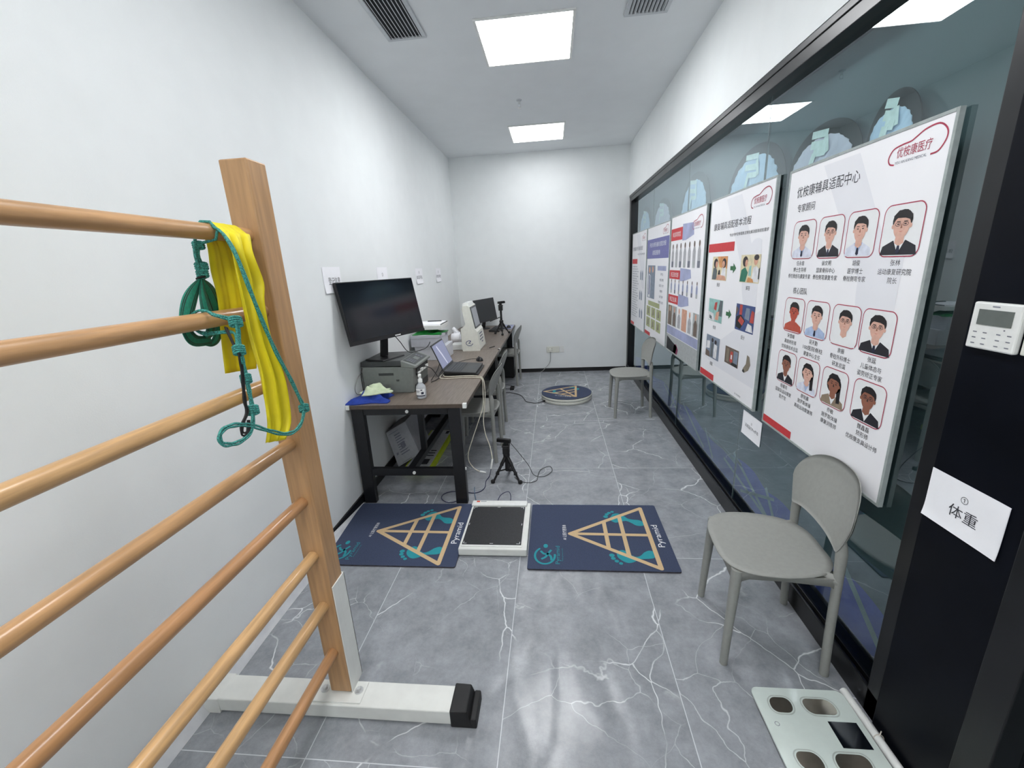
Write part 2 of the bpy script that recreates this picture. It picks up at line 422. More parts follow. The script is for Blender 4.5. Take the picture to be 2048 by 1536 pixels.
# glazed partition
win = bpy.data.objects.new('window_1', None); COL.objects.link(win); win.location = (XR, 3.6, 0); struct(win)
FX = 1.072
mb = MB()
mb.box((FX, 1.2, 2.352), (FX+0.10, YB, 2.435)); mb.box((FX-0.006, 1.2, 2.405), (FX+0.02, YB, 2.435))
mb.box((FX+0.012, 1.2, 0), (FX+0.10, YB, 0.055)); mb.box((FX, 1.2, 0), (FX+0.012, YB, 0.10)); mb.box((FX+0.045, 1.25, 0.055), (FX+0.10, YB, 0.075))
mb.box((FX, YB-0.10, 0.0), (FX+0.10, YB, 2.36))
mb.box((FX, 1.20, 0.0), (FX+0.10, 1.252, 2.36)); mb.box((FX+0.04, 1.252, 0.05), (FX+0.09, 1.262, 2.36))
build('frame', mb, M_black, win, bevel=0.003)
M_seam = pm('glass joint seal', (120, 132, 134), 0.4)
for y0, y1 in ((1.255, 2.543), (2.547, 3.853), (3.857, 5.1), (5.104, YB-0.09)):
    build('pane', MB().box((XG, y0, 0.07), (XG+0.010, y1, 2.36)), M_glass, win)
for y in (2.545, 3.855, 5.102):
    build('seal', MB().box((XG-0.0005, y-0.002, 0.075), (XG+0.009, y+0.002, 2.352)), M_seam, win)
# printed film on the far side of the glass: dark, a blue hilly band at the foot crossed by grey strips
XFm = XG+0.075
mb = MB().box((XFm, 1.25, 0.07), (XFm+0.004, YB-0.09, 2.36))
prof = [(YB-.1, .22), (5.6, .30), (5.1, .22), (4.6, .28), (4.1, .22), (3.75, .28), (3.45, .24), (3.2, .22), (2.95, .24), (2.63, .30), (2.45, .31), (2.3, .275), (2.15, .30), (2.0, .29), (1.85, .22), (1.7, .25), (1.55, .29), (1.38, .27), (1.26, .23)]
top = smooth_path([(XFm-0.0006, y, z) for y, z in prof], 4)
mb.grid([[tuple(p) for p in top], [(p.x, p.y, 0.07) for p in top]], 1, smooth=False)
def strip(mb, a, b, w, mi, off):
    A = Vector((XFm-off, a[0], a[1])); B = Vector((XFm-off, b[0], b[1])); d = (B-A).normalized(); n = Vector((0, -d.z, d.y))*w
    mb.poly([A-n, B-n, B+n, A+n], mi)
for a, b, w in (((1.62, .30), (1.30, .075), .016), ((2.75, .30), (2.15, .09), .013), ((2.3, .29), (2.12, .09), .014), ((3.05, .26), (2.7, .24), .010), ((2.9, .19), (2.25, .12), .010), ((3.2, .24), (2.62, .27), .011),
                ((3.3, .26), (3.1, .09), .012), ((3.9, .27), (3.3, .09), .012), ((4.6, .26), (3.9, .1), .012), ((4.3, .1), (4.15, .26), .012), ((2.02, .30), (1.95, .10), .018), ((2.6, .10), (2.2, .27), .009)):
    strip(mb, a, b, w, 2, 0.0012)
build('backing_film', mb, [M_film, M_filmblue, M_filmgrey], win)

# black panel and the door beside it
box_struct('trim_2', (FX-0.004, 0.945, 0.0), (FX+0.12, 1.20, 2.435), M_blackpanel, bevel=0.003)
door = bpy.data.objects.new('door_1', None); COL.objects.link(door); door.location = (FX, 0.4, 0); struct(door)
mb = MB().box((FX-0.012, 0.86, 0), (FX+0.12, 0.943, 2.435)); mb.box((FX-0.012, -0.15, 2.36), (FX+0.12, 0.86, 2.435)); mb.box((FX-0.012, -0.15, 0), (FX+0.12, -0.08, 2.36))
build('door_frame', mb, M_black, door, bevel=0.003)
build('glass_leaf', MB().box((FX+0.05, -0.08, 0.09), (FX+0.06, 0.86, 2.36)), M_doorglass, door)
build('bottom_rail', MB().box((FX+0.03, -0.08, 0.005), (FX+0.08, 0.86, 0.09)), M_black, door, bevel=0.003)
M_brass = pm('pale metal sill', (186, 172, 140), 0.35, metal=0.6)
build('sill', MB().box((FX+0.082, -0.08, 0.0), (FX+0.118, 0.86, 0.012)), M_brass, door)
# the corridor beyond
mb = MB().box((3.0, YF-0.15, -0.08), (3.1, YB+0.15, ZC)); mb.box((XR+0.2, YF, 2.6), (3.0, YB, 2.7)); mb.box((XR+0.25, YB, 0), (3.0, YB+0.15, 2.7))
struct(build('wall_corridor', mb, M_corr))

# ------------------------------------------------------------------ ceiling fittings
def light_panel(y, label, power):
    t = thing('ceiling_light', (-0.140, y, ZC), label, 'ceiling light', 'square ceiling lights')
    w, h = 0.318, 0.325
    mb = MB()
    for a, b in (((-w, -h), (w, -h+.018)), ((-w, h-.018), (w, h)), ((-w, -h+.018), (-w+.018, h-.018)), ((w-.018, -h+.018), (w, h-.018))):
        mb.box((-0.14+a[0], y+a[1], ZC-0.010), (-0.14+b[0], y+b[1], ZC-0.0005))
    build('frame', mb, M_white_pl, t, bevel=0.002)
    build('diffuser', MB().box((-0.14-w+.018, y-h+.018, ZC-0.007), (-0.14+w-.018, y+h-.018, ZC-0.001)), emit('lit diffuser', (252, 253, 255), PANEL_POWER*power), t)
light_panel(3.40, 'larger-looking bright square ceiling light between the two air vents', 1.08)
light_panel(1.295, 'square ceiling light above the camera, out of the picture', 0.62)
light_panel(-0.81, 'square ceiling light added unseen behind the camera as fill', 1.15)  # extra panel added out of view to brighten the near end
light_panel(5.505, 'smaller-looking bright square ceiling light towards the back wall', 0.42)
M_ventdark = pm('vent shadow', (52, 54, 58), 0.8)
M_vent = pm('vent white metal', (196, 200, 204), 0.45, var=0.02)
def vent(x0, x1, y0, y1, label):
    t = thing('ceiling_vent', ((x0+x1)/2, (y0+y1)/2, ZC), label, 'vent', 'ceiling air vents')
    mb = MB(); b = 0.026
    for A, B in (((x0, y0), (x1, y0+b)), ((x0, y1-b), (x1, y1)), ((x0, y0+b), (x0+b, y1-b)), ((x1-b, y0+b), (x1, y1-b))):
        mb.box((A[0], A[1], ZC-0.012), (B[0], B[1], ZC-0.0005))
    build('frame', mb, M_vent, t, bevel=0.003)
    build('duct_shade', MB().box((x0+b, y0+b, ZC-0.003), (x1-b, y1-b, ZC-0.0006)), M_ventdark, t)  # flat dark plate: the duct's shade is painted into its colour
    n = 9
    for k in range(n):
        x = x0+b+(k+0.5)*(x1-x0-2*b)/n
        mb = MB().prism([(x-0.006, y0+b, ZC-0.003), (x-0.003, y0+b, ZC-0.003), (x+0.007, y0+b, ZC-0.014), (x+0.004, y0+b, ZC-0.014)], (0, y1-y0-2*b, 0))
        build('slat', mb, M_vent, t)
vent(-1.045, -0.785, 2.28, 3.215, 'white ceiling air vent over the left side, long dark slats')
vent(0.480, 0.745, 2.28, 3.225, 'white ceiling air vent over the right side, cut by the top edge')
t = thing('sprinkler_head', (-0.273, 4.46, ZC), 'small metal sprinkler head on the ceiling between the two lights', 'sprinkler')
build('escutcheon', MB().lathe([(0.024, -0.006), (0.026, -0.002), (0.026, 0)], (-.273, 4.46, ZC), 20), M_vent, t)
build('pipe', MB().lathe([(0.006, -0.035), (0.009, -0.03), (0.009, -0.006)], (-.273, 4.46, ZC), 12), M_steel, t)
mb = MB(); c = Vector((-.273, 4.46, ZC))
for sx in (-1, 1): mb.tube([c+Vector((sx*.008, 0, -.03)), c+Vector((sx*.014, 0, -.045)), c+Vector((sx*.006, 0, -.062))], 0.002, n=6)
mb.lathe([(0.001, -0.066), (0.016, -0.064), (0.016, -0.062)], tuple(c), 16)
build('deflector', mb, M_steel, t)

# ------------------------------------------------------------------ cut-paper arches stuck behind the glass
M_arch = pm('dark arch card', (8, 10, 11), 0.8)
M_arch2 = pm('slate arch card', (44, 54, 57), 0.8)
M_clb = pm('pale blue cloth', (206, 224, 248), 0.8, var=0.03, scale=18, bump=0.5, bscale=14)
M_clp = pm('pale pink cloth', (226, 218, 234), 0.8, var=0.03, scale=18, bump=0.5, bscale=14)
M_mint = pm('pale green letter', (240, 252, 246), 0.8)
arches = [  # far y, near y, apex z, card visible, cloth, what tells it apart, strokes
    (1.60, 1.85, 2.092, M_arch, M_clb, 'narrow arched card of blue cloth behind the glass, nearest the black panel', 0),
    (1.86, 2.38, 2.108, M_arch, M_clp, 'arched card of pinkish cloth behind the glass, second from the black panel', 1),
    (2.40, 3.13, 2.178, M_arch, M_clb, 'wide arched card of pale blue cloth behind the glass, third from the black panel', 2),
    (3.45, 4.19, 2.238, M_arch2, M_clb, 'arched blue cloth behind the glass, above the board of standing figures', 3),
    (4.46, 5.24, 2.190, M_arch2, M_clp, 'pale grey arched cloth behind the glass, above the board with a violet banner', 4),
    (5.36, 6.02, 2.212, M_arch2, M_clb, 'farthest arched blue cloth behind the glass, next to the back wall', 5)]
for y0, y1, za, mcard, mcl, lab, k in arches:
    zb = 1.90; yc = (y0+y1)/2; hw = (y1-y0)/2
    xa = XG+0.034
    t = thing('arch_sticker', (xa, yc, zb), lab, 'window sign', 'arched signs along the top of the glass')
    def arch_pts(x, hw, za, n=28, scal=0.0):
        out = [(x, yc+hw, zb)]
        for i in range(n+1):
            a = math.pi*i/n
            w = 1+(scal*math.sin(i*1.9+k) if 0 < i < n else 0)
            out.append((x, yc+hw*math.cos(a)*w, zb+(za-zb)*max(0.0, math.sin(a))**0.8*(1-(abs(scal*.9*math.sin(i*2.3+k)) if 0 < i < n else 0))))
        out.append((x, yc-hw, zb)); return out
    build('arch_card', MB().prism(arch_pts(xa+0.004, hw, za), (0.003, 0, 0)), mcard, t)
    inner = arch_pts(xa, hw*0.83, za-0.052, 46, 0.030)
    mb = MB(); base = Vector((xa-0.003, yc, zb)); rows = []
    for s in range(6):
        q = s/5; rows.append([(xa-0.003+0.0022*math.sin(p[1]*70+s), yc+(p[1]-yc)*q, zb+(p[2]-zb)*q) for p in inner])
    mb.grid(rows, 0)
    build('cloth_panel', mb, mcl, t, solid=0.002)
    mb = MB(); sg = 0.34*hw; zz = (za-zb)
    for n_, (a, b, w) in enumerate((((.55, .76), (-.75, .83), .045), ((.62, .56), (-.75, .64), .05), ((.45, .70), (.62, .40), .045), ((.55, .42), (-.45, .47), .045), ((-.35, .45), (-.60, .22), .05))):
        x_ = xa-.0075-.0009*n_
        A = Vector((x_, yc-a[0]*sg, zb+a[1]*zz)); B = Vector((x_, yc-b[0]*sg, zb+b[1]*zz)); d = (B-A).normalized(); n = Vector((0, -d.z, d.y))*w*0.32
        mb.prism([A-n, B-n, B+n, A+n], (0.0006, 0, 0))
    build('letter_stroke', mb, M_mint, t)

# ------------------------------------------------------------------ poster boards
XB = 1.100; KB = XB/1.076        # boards were measured on the plane x = 1.076
def by(y): return y*KB
def bz(z): return CAM.z+(z-CAM.z)*KB
def sheet_plane(yl, z0, off): return lambda u, v: (XB-off, by(yl-u), bz(z0+v))
def rect(mb, pl, u0, v0, u1, v1, mi): mb.poly([pl(u0, v0), pl(u1, v0), pl(u1, v1), pl(u0, v1)], mi)
def ell(mb, pl, u, v, a, b, mi, n=20, a0=0, a1=360):
    pts = [pl(u+a*math.cos(math.radians(a0+(a1-a0)*i/n)), v+b*math.sin(math.radians(a0+(a1-a0)*i/n))) for i in range(n if a1-a0 >= 360 else n+1)]
    mb.poly(pts, mi)
def rrect(u0, v0, u1, v1, r, n=6):
    out = []
    for cx, cy, s in ((u1-r, v1-r, 0), (u0+r, v1-r, 90), (u0+r, v0+r, 180), (u1-r, v0+r, 270)):
        for i in range(n+1):
            a = math.radians(s+90*i/n); out.append((cx+r*math.cos(a), cy+r*math.sin(a)))
    return out
def ring(mb, pl, path, w, mi, closed=True):
    P = path; n = len(P); rows = []
    for i in range(n):
        a = P[(i-1) % n] if closed else P[max(i-1, 0)]; b = P[(i+1) % n] if closed else P[min(i+1, n-1)]
        dx, dy = b[0]-a[0], b[1]-a[1]; l = math.hypot(dx, dy) or 1
        rows.append((pl(P[i][0]-dy/l*w/2, P[i][1]+dx/l*w/2), pl(P[i][0]+dy/l*w/2, P[i][1]-dx/l*w/2)))
    if closed: rows.append(rows[0])
    mb.grid(rows, mi, smooth=False)
L1 = 0.0005
def board(yl, yr, z0, h, label, nm='poster_board'):
    z1 = bz(z0+h); yl, yr, z0 = by(yl), by(yr), bz(z0); h = z1-z0
    t = thing(nm, (XB, (yl+yr)/2, z0), label, 'poster board', 'poster boards hung on the glass')
    mb = MB(); w = yl-yr; d = 0.016
    mb.box((XB+0.003, yr, z0), (XB+d, yl, z0+h))
    build('backing', mb, M_boardback, t)
    mb = MB(); e = 0.007
    for a, b in (((yr-.003, z0-.003), (yr+e, z0+h+.003)), ((yl-e, z0-.003), (yl+.003, z0+h+.003)), ((yr+e, z0-.003), (yl-e, z0+e)), ((yr+e, z0+h-e), (yl-e, z0+h+.003))):
        mb.box((XB-0.002, a[0], a[1]), (XB+d-.002, b[0], b[1]))
    build('clear_frame', mb, M_boardedge, t, bevel=0.001)
    return t
def sheet(mb, yl, yr, z0, h):
    z1 = bz(z0+h); yl, yr, z0 = by(yl), by(yr), bz(z0); h = z1-z0
    mb.box((XB+0.0002, yr+.006, z0+.006), (XB+0.003, yl-.006, z0+h-.006), 0)
def bg_swirl(mb, pl, w, h):
    ell(mb, pl, w*0.93-0.08, h*0.60, 0.14*w/0.82, 0.20, 1, 28, 70, 290)
    q = lambda u, v: tuple(Vector(pl(u, v))+Vector((.00012, 0, 0)))
    mb.poly([q(w*.30, h*.98), q(w*.55, h*.98), q(w*.80, h*.70), q(w*.74, h*.55), q(w*.62, h*.66)], 1)
def cloud_logo(mb, pl, u, v, s, mi_line, mi_txt, mi_sub):
    pts = [(.752, 1.090), (.778, 1.094), (.797, 1.120), (.793, 1.145), (.765, 1.165), (.722, 1.163), (.690, 1.150), (.672, 1.143), (.640, 1.141), (.607, 1.134), (.592, 1.112), (.600, 1.094), (.619, 1.088)]
    P = [(u+(a-.694)*s, v+(b-1.126)*s) for a, b in pts]
    P = [(p.x, p.y) for p in smooth_path([(a, b, 0) for a, b in P], 5)]
    ring(mb, pl, P, 0.0045*s, mi_line, closed=False)
    put_text(mb, '优桉康医疗', pl, u-0.006*s, v-0.006*s, 0.030*s, mi_txt, width=0.128*s)
    put_text(mb, 'YOU AN KANG MEDICAL', pl, u-0.014*s, v-0.034*s, 0.008*s, mi_sub, width=0.118*s)

B1Y, B1Z = 2.187, 0.747
t1 = board(2.187, 1.368, 0.747, 1.186, 'nearest poster board, rows of framed portraits under a black heading')
mb = MB(); sheet(mb, 2.187, 1.368, 0.747, 1.186)
pl = sheet_plane(B1Y, B1Z, L1*0.6); bg_swirl(mb, pl, .819, 1.186)
build('printed_sheet', mb, [M_board, M_boardgrey], t1)
pl = sheet_plane(B1Y, B1Z, L1*1.2)
def text_part(parent, name, mats, *calls):
    mb = MB()
    for c in calls: put_text(mb, *c[0], **c[1])
    return build(name, mb, mats, parent)
def logo_part(parent, pl, u, v, s):
    mb = MB(); cloud_logo(mb, pl, u, v, s, 0, 0, 1); return build('logo_print', mb, [M_crimson, M_ink2], parent)
def bar_part(parent, pl, u0, v0, u1, v1, m=None, name='colour_bar'):
    mb = MB(); rect(mb, pl, u0, v0, u1, v1, 0); return build(name, mb, m or M_redprint, parent)
def T_(*a, **k): return (a, k)
text_part(t1, 'heading_text', M_ink, T_('优桉康辅具适配中心', pl, 0.272, 1.088, 0.044, 0, width=0.395))
text_part(t1, 'heading_text', M_ink, T_('专家顾问', pl, 0.155, 1.022, 0.033, 0, width=0.128))
text_part(t1, 'heading_text', M_ink, T_('核心团队', pl, 0.192, 0.676, 0.028, 0, width=0.108))
cols1 = [(.085, .250), (.274, .424), (.446, .594), (.620, .777)]
cap1 = [('任永信', '博士生导师', '脊柱微创与康复专家'), ('徐文明', '国家骨科中心', '脊柱侧弯康复专家'), ('胡俊', '医学博士', '脊柱侧弯专家'), ('张林', '运动康复研究院', '院长')]
cols2 = [(.090, .244), (.262, .415), (.438, .590), (.601, .750)]
cap2 = [('宋雪峰', '高级矫形师', '优桉康技术总监'), ('吴天勤', '100医院脊柱', '康复中心主任'), ('袁振', '脊柱外科博士', '研发总监'), ('张延', '儿童体态与', '姿势矫正专家')]
cols3 = [(.085, .237), (.256, .409), (.432, .583), (.616, .767)]
cap3 = [('杨睿尧', '国家队运动康复', '医疗官'), ('廖晓晨', '施罗斯体操', '高级运动康复师'), ('乔敏', '施罗斯体操', '康复训练师'), ('魏鑫磊', '矫形师', '优桉康支具设计师')]
for cols, caps, vv in ((cols1, cap1, (.793, .765, .738)), (cols2, cap2, (.473, .446, .419)), (cols3, cap3, (.232, .206, .179))):
    for (a, b), lines in zip(cols, caps):
        text_part(t1, 'caption_text', M_ink, *[T_(ln, pl, (a+b)/2, v, 0.0195, 0, width=min(0.0195*len(ln), 0.170)) for ln, v in zip(lines, vv)])
bar_part(t1, pl, 0.007, 0.007, 0.268, 0.043)
logo_part(t1, pl, .694, 1.126, 1.0)
text_part(t1, 'caption_text', M_ink, T_('扫一扫 加好友', pl, .655, .040, .011, 0, width=.085))
# portraits
PORT = [M_whiteprint, M_crimson, M_skin, M_hair, M_suit, M_coat, M_shirt, M_tie, M_skin_d, M_skin_r, M_brown, M_ink]
def portrait(parent, yl, z0, u0, v0, u1, v1, sk=2, dress='suit', glasses=False, hair='short', tie=True, big=1.0, dx=0.0):
    mb = MB(); w, h = u1-u0, v1-v0; big *= 1.14; cu = (u0+u1)/2+dx*w
    P = lambda k: sheet_plane(yl, z0, L1*(2+0.35*k))
    mb.poly([P(0)(a, b) for a, b in rrect(u0, v0, u1, v1, w*.17)], 0)
    ring(mb, P(1), rrect(u0, v0, u1, v1, w*.17), 0.0032, 1)
    s = w*big; fv = v0+h*0.585; H0 = h
    dm = {'suit': 4, 'coat': 5, 'tan': 10, 'shirt': 6, 'none': sk, 'white': 0}[dress]
    sh = [(cu-.40*s, v0+.03*h), (cu-.36*s, v0+.20*h), (cu-.14*s, v0+.31*h), (cu+.14*s, v0+.31*h), (cu+.36*s, v0+.20*h), (cu+.40*s, v0+.03*h)]
    mb.poly([P(2)(a, b) for a, b in sh], dm)
    if dress in ('suit', 'coat', 'tan'):
        mb.poly([P(3)(a, b) for a, b in ((cu-.13*s, v0+.32*h), (cu, v0+.05*h), (cu+.13*s, v0+.32*h))], 6 if dress == 'coat' else 0)
    mb.poly([P(4)(a, b) for a, b in ((cu-.10*s, v0+.26*h), (cu, v0+.20*h), (cu+.10*s, v0+.26*h), (cu+.09*s, v0+.42*h), (cu-.09*s, v0+.42*h))], sk)
    if tie: mb.poly([P(5)(a, b) for a, b in ((cu-.025*s, v0+.21*h), (cu+.025*s, v0+.21*h), (cu+.045*s, v0+.08*h), (cu, v0+.04*h), (cu-.045*s, v0+.08*h))], 7)
    if hair == 'long':
        ell(mb, P(3), cu, fv+.02*h, .245*s, .245*h, 3); mb.poly([P(3)(a, b) for a, b in ((cu+.10*s, fv), (cu+.24*s, fv+.05*h), (cu+.26*s, v0+.16*h), (cu+.15*s, v0+.14*h))], 3)
    else: ell(mb, P(5), cu, fv+.105*h, .212*s, .205*h, 3)
    fa = [(cu+.185*s*math.cos(t)*(1 if math.sin(t) > -.2 else .93), fv+.245*h*math.sin(t)*(1 if math.sin(t) < 0 else .80)) for t in [math.radians(12*i) for i in range(30)]]
    mb.poly([P(6)(a, b) for a, b in fa], sk)
    for sgn in (-1, 1):
        ell(mb, P(5.5), cu+sgn*.19*s, fv-.005*h, .03*s, .045*h, sk, 10)
        ell(mb, P(7), cu+sgn*.075*s, fv+.035*h, .032*s, .012*h, 3, 10)
        mb.poly([P(7)(a, b) for a, b in ((cu+sgn*.035*s, fv+.075*h), (cu+sgn*.12*s, fv+.082*h), (cu+sgn*.12*s, fv+.095*h), (cu+sgn*.035*s, fv+.09*h))], 3)
        if glasses: ring(mb, P(8), [(cu+sgn*.08*s+.06*s*math.cos(a), fv+.035*h+.035*h*math.sin(a)) for a in [math.radians(24*i) for i in range(15)]], .0016, 11)
    mb.poly([P(7)(a, b) for a, b in ((cu-.022*s, fv-.045*h), (cu+.022*s, fv-.045*h), (cu+.006*s, fv+.03*h), (cu-.006*s, fv+.03*h))], 8 if sk == 2 else 3)
    mb.poly([P(7)(a, b) for a, b in ((cu-.055*s, fv-.095*h), (cu, fv-.105*h), (cu+.055*s, fv-.095*h), (cu, fv-.115*h))], 9)
    # fringe
    mb.poly([P(8)(a, b) for a, b in ((cu-.19*s, fv+.10*h), (cu-.10*s, fv+.155*h), (cu+.06*s, fv+.145*h), (cu+.19*s, fv+.10*h), (cu+.20*s, fv+.20*h), (cu+.08*s, fv+.30*h), (cu-.10*s, fv+.30*h), (cu-.20*s, fv+.20*h))], 3)
    return build('portrait_photo', mb, PORT, parent)
sty1 = [dict(dress='coat'), dict(glasses=True), dict(dress='coat', dx=-.03), dict(glasses=True, big=1.02)]
sty2 = [dict(sk=9, dress='none', tie=False, dx=.02), dict(dress='shirt', big=1.02), dict(dress='white', tie=False, glasses=True), dict(glasses=True, big=1.05)]
sty3 = [dict(sk=8, tie=False), dict(dress='coat', hair='long', tie=False), dict(dress='tan', sk=8, hair='long', tie=False), dict(sk=8, glasses=True, tie=False)]
for cols, st, (va, vb) in ((cols1, sty1, (.812, .967)), (cols2, sty2, (.492, .642)), (cols3, sty3, (.250, .398))):
    for (a, b), kw in zip(cols, st): portrait(t1, B1Y, B1Z, a, va, b, vb, **kw)

# second board: the six photographs
B2Y, B2Z = 3.166, 0.757
W2 = 3.166-2.305
t2 = board(3.166, 2.305, 0.757, 1.186, 'poster board with small colour photographs and green arrows, second from the black panel')
mb = MB(); sheet(mb, 3.166, 2.305, 0.757, 1.186); pl = sheet_plane(B2Y, B2Z, L1*0.6); bg_swirl(mb, pl, W2, 1.186)
mb.poly([pl(.02, .15), pl(W2-.02, .55), pl(W2-.02, .12), pl(.3, .12)], 1)
build('printed_sheet', mb, [M_board, M_boardgrey], t2)
pl = sheet_plane(B2Y, B2Z, L1*1.6)
text_part(t2, 'heading_text', M_ink, T_('康复辅具适配基本流程', pl, .35, 1.012, .044, 0, width=.545))
text_part(t2, 'heading_text', M_ink, T_('专业守护足脊健康,定制化解决肢体矫形需求', pl, .588, .948, .019, 0, width=.485))
bar_part(t2, pl, .008, .856, .43, .909)
M_greenarrow = pm('green arrow print', (58, 112, 74), 0.6)
for u, v in ((.44, .756), (.432, .482)):
    build('arrow_print', MB().poly([pl(u-.042, v-.012), pl(u, v-.012), pl(u, v-.03), pl(u+.042, v), pl(u, v+.03), pl(u, v+.012), pl(u-.042, v+.012)], 0), M_greenarrow, t2)
for s, u, v in (('接诊', .225, .650), ('解答', .661, .651), ('检测', .214, .370), ('设计', .656, .373), ('适配', .21, .120)):
    text_part(t2, 'caption_text', M_ink, T_(s, pl, u, v, .024, 0))
bar_part(t2, pl, .007, .007, .27, .05)
logo_part(t2, pl, .712, 1.108, 1.08)
text_part(t2, 'caption_text', M_ink, T_('扫一扫 加好友', pl, .66, .030, .011, 0, width=.085))
def cm(n, c): return pm('photo print '+n, c, .5, var=.08, scale=25)
PH = [cm('cream', (226, 214, 178)), cm('orange', (214, 150, 92)), cm('dark hair', (44, 34, 38)), cm('skin', (218, 164, 138)), cm('slate', (96, 104, 108)), cm('white', (230, 230, 232)),
      cm('green', (40, 120, 96)), cm('aqua', (150, 196, 190)), cm('navy', (66, 84, 136)), cm('red', (190, 74, 66)), cm('brown', (112, 96, 86)), cm('blue grey', (130, 142, 160)), cm('black', (30, 32, 36)), cm('khaki', (138, 128, 112))]
def photo(parent, yl, z0, u0, v0, u1, v1, bgc, shapes, frame=None):
    mb = MB(); P = lambda k: sheet_plane(yl, z0, L1*(2+0.4*k)); w, h = u1-u0, v1-v0
    rect(mb, P(0), u0, v0, u1, v1, bgc)
    for k, (pts, mi) in enumerate(shapes):
        if pts[0] == 'e':
            _, a, b, ra, rb = pts; ell(mb, P(1+k*.3), u0+a*w, v0+b*h, ra*w, rb*h, mi, 16)
        else: mb.poly([P(1+k*.3)(u0+a*w, v0+b*h) for a, b in pts], mi)
    return build('photo_print', mb, PH, parent)
photo(t2, B2Y, B2Z, .100, .678, .347, .827, 0, [([(.35, 1), (1, 1), (1, .5), (.5, .55)], 1), ([(.02, .02), (.34, .02), (.36, .4), (.25, .55), (.08, .5)], 4), (('e', .24, .72, .15, .2), 2), (('e', .30, .66, .08, .14), 3),
      ([(.62, .15), (.95, .15), (.92, .55), (.7, .55)], 5), (('e', .8, .72, .14, .2), 2), (('e', .76, .68, .09, .14), 3), ([(.3, .02), (.98, .02), (.9, .2), (.42, .24)], 3), ([(.42, .24), (.58, .24), (.56, .44), (.46, .42)], 2)])
photo(t2, B2Y, B2Z, .543, .680, .780, .829, 0, [([(0, .02), (.32, .02), (.42, .36), (.26, .56), (.06, .45)], 6), (('e', .24, .76, .14, .19), 2), (('e', .31, .70, .07, .13), 3), ([(.62, .04), (.98, .04), (.96, .5), (.84, .6), (.68, .55)], 5),
      (('e', .78, .80, .10, .17), 3), (('e', .80, .90, .12, .1), 2), ([(.45, .25), (.6, .25), (.58, .62), (.48, .6)], 7), ([(.95, .15), (1, .15), (1, .55), (.95, .5)], 12), ([(.4, .02), (.75, .02), (.7, .14), (.45, .2)], 1)])
photo(t2, B2Y, B2Z, .088, .408, .330, .555, 7, [([(0, .02), (.5, .02), (.4, .35), (0, .4)], 5), ([(.66, .3), (.98, .3), (.98, .98), (.8, .98)], 4), ([(.5, .1), (.75, .1), (.8, .5), (.6, .45)], 3), ([(.4, .55), (.58, .5), (.62, .9), (.45, .85)], 9), ([(.1, .1), (.3, .05), (.28, .2), (.1, .25)], 4)])
photo(t2, B2Y, B2Z, .537, .408, .775, .558, 8, [([(.05, .1), (.3, .05), (.55, .4), (.3, .62), (.05, .5)], 12), ([(.15, .35), (.4, .2), (.5, .4), (.28, .55)], 9), ([(.2, .6), (.35, .6), (.35, .98), (.2, .98)], 9), ([(.78, .4), (.98, .4), (.98, .8), (.85, .85)], 9), ([(.5, .5), (.75, .45), (.75, .9), (.55, .9)], 11), ([(.6, .05), (.98, .05), (.9, .3), (.7, .35)], 5), ([(.0, .5), (.15, .8), (.0, .9)], 10)])
photo(t2, B2Y, B2Z, .090, .158, .330, .308, 11, [([(.02, .35), (.3, .4), (.3, .75), (.05, .7)], 5), ([(.38, .05), (.55, .05), (.58, .7), (.4, .7)], 4), (('e', .48, .82, .08, .1), 2), ([(.6, .05), (.82, .05), (.86, .66), (.62, .68)], 5), (('e', .72, .78, .08, .1), 2), ([(.0, .0), (.35, .0), (.3, .25), (.0, .3)], 10)])
photo(t2, B2Y, B2Z, .430, .182, .628, .287, 10, [([(.1, .1), (.3, .1), (.3, .9), (.1, .9)], 13), ([(.38, .2), (.58, .1), (.6, .8), (.42, .8)], 9), ([(.45, .35), (.55, .35), (.55, .6), (.45, .6)], 5), ([(.66, .2), (.95, .2), (.95, .9), (.66, .9)], 11), ([(.5, .02), (.98, .02), (.9, .2), (.55, .18)], 12)])
mb = MB(); P = sheet_plane(B2Y, B2Z, L1*2.4)
mb.poly([P(.735, .288), P(.765, .282), P(.785, .24), P(.765, .205), P(.715, .180), P(.690, .185), P(.700, .205), P(.730, .235)], 13)
mb.poly([sheet_plane(B2Y, B2Z, L1*2.8)(a, b) for a, b in ((.690, .185), (.715, .180), (.722, .192), (.700, .200))], 12)
build('shoe_print', mb, PH, t2)

# third board: rows of standing figures
B3Y, B3Z = 4.150, 0.750; W3 = 4.150-3.252
t3 = board(4.150, 3.252, .750, 1.188, 'poster board with two rows of small standing figures under red labels')
mb = MB(); sheet(mb, 4.150, 3.252, .750, 1.188); build('printed_sheet', mb, [M_board], t3)
M_fig = pm('grey figure print', (176, 176, 180), .5); M_figb = pm('blue grey figure print', (158, 164, 194), .5)
M_lav = pm('lavender print', (166, 172, 206), .5, var=.1, scale=6); M_greypr = pm('grey print', (176, 180, 180), .5)
pl = sheet_plane(B3Y, B3Z, L1*1.2); p3 = sheet_plane(B3Y, B3Z, L1*1.9)
for k, (v0, v1, w) in enumerate(((.985, 1.085, .34), (.660, .735, .33), (.445, .520, .31))):
    bar_part(t3, pl, .007, v0, .007+w, v1, name='label_bar')
    build('banner_print', MB().poly([pl(.009+w, v1+.02), pl(.007+w+.28, v1+.01), pl(.007+w+.30, v0+.02), pl(.007+w+.1, v0-.01), pl(.009+w, v0-.01)]), M_lav, t3)
    text_part(t3, 'label_text', M_whiteprint, T_(('体态异常类型', '矫正后的改善', '矫正支具')[k], p3, .007+w/2, (v0+v1)/2, .042, 0, width=w*.72))
logo_part(t3, p3, .72, 1.085, 1.15)
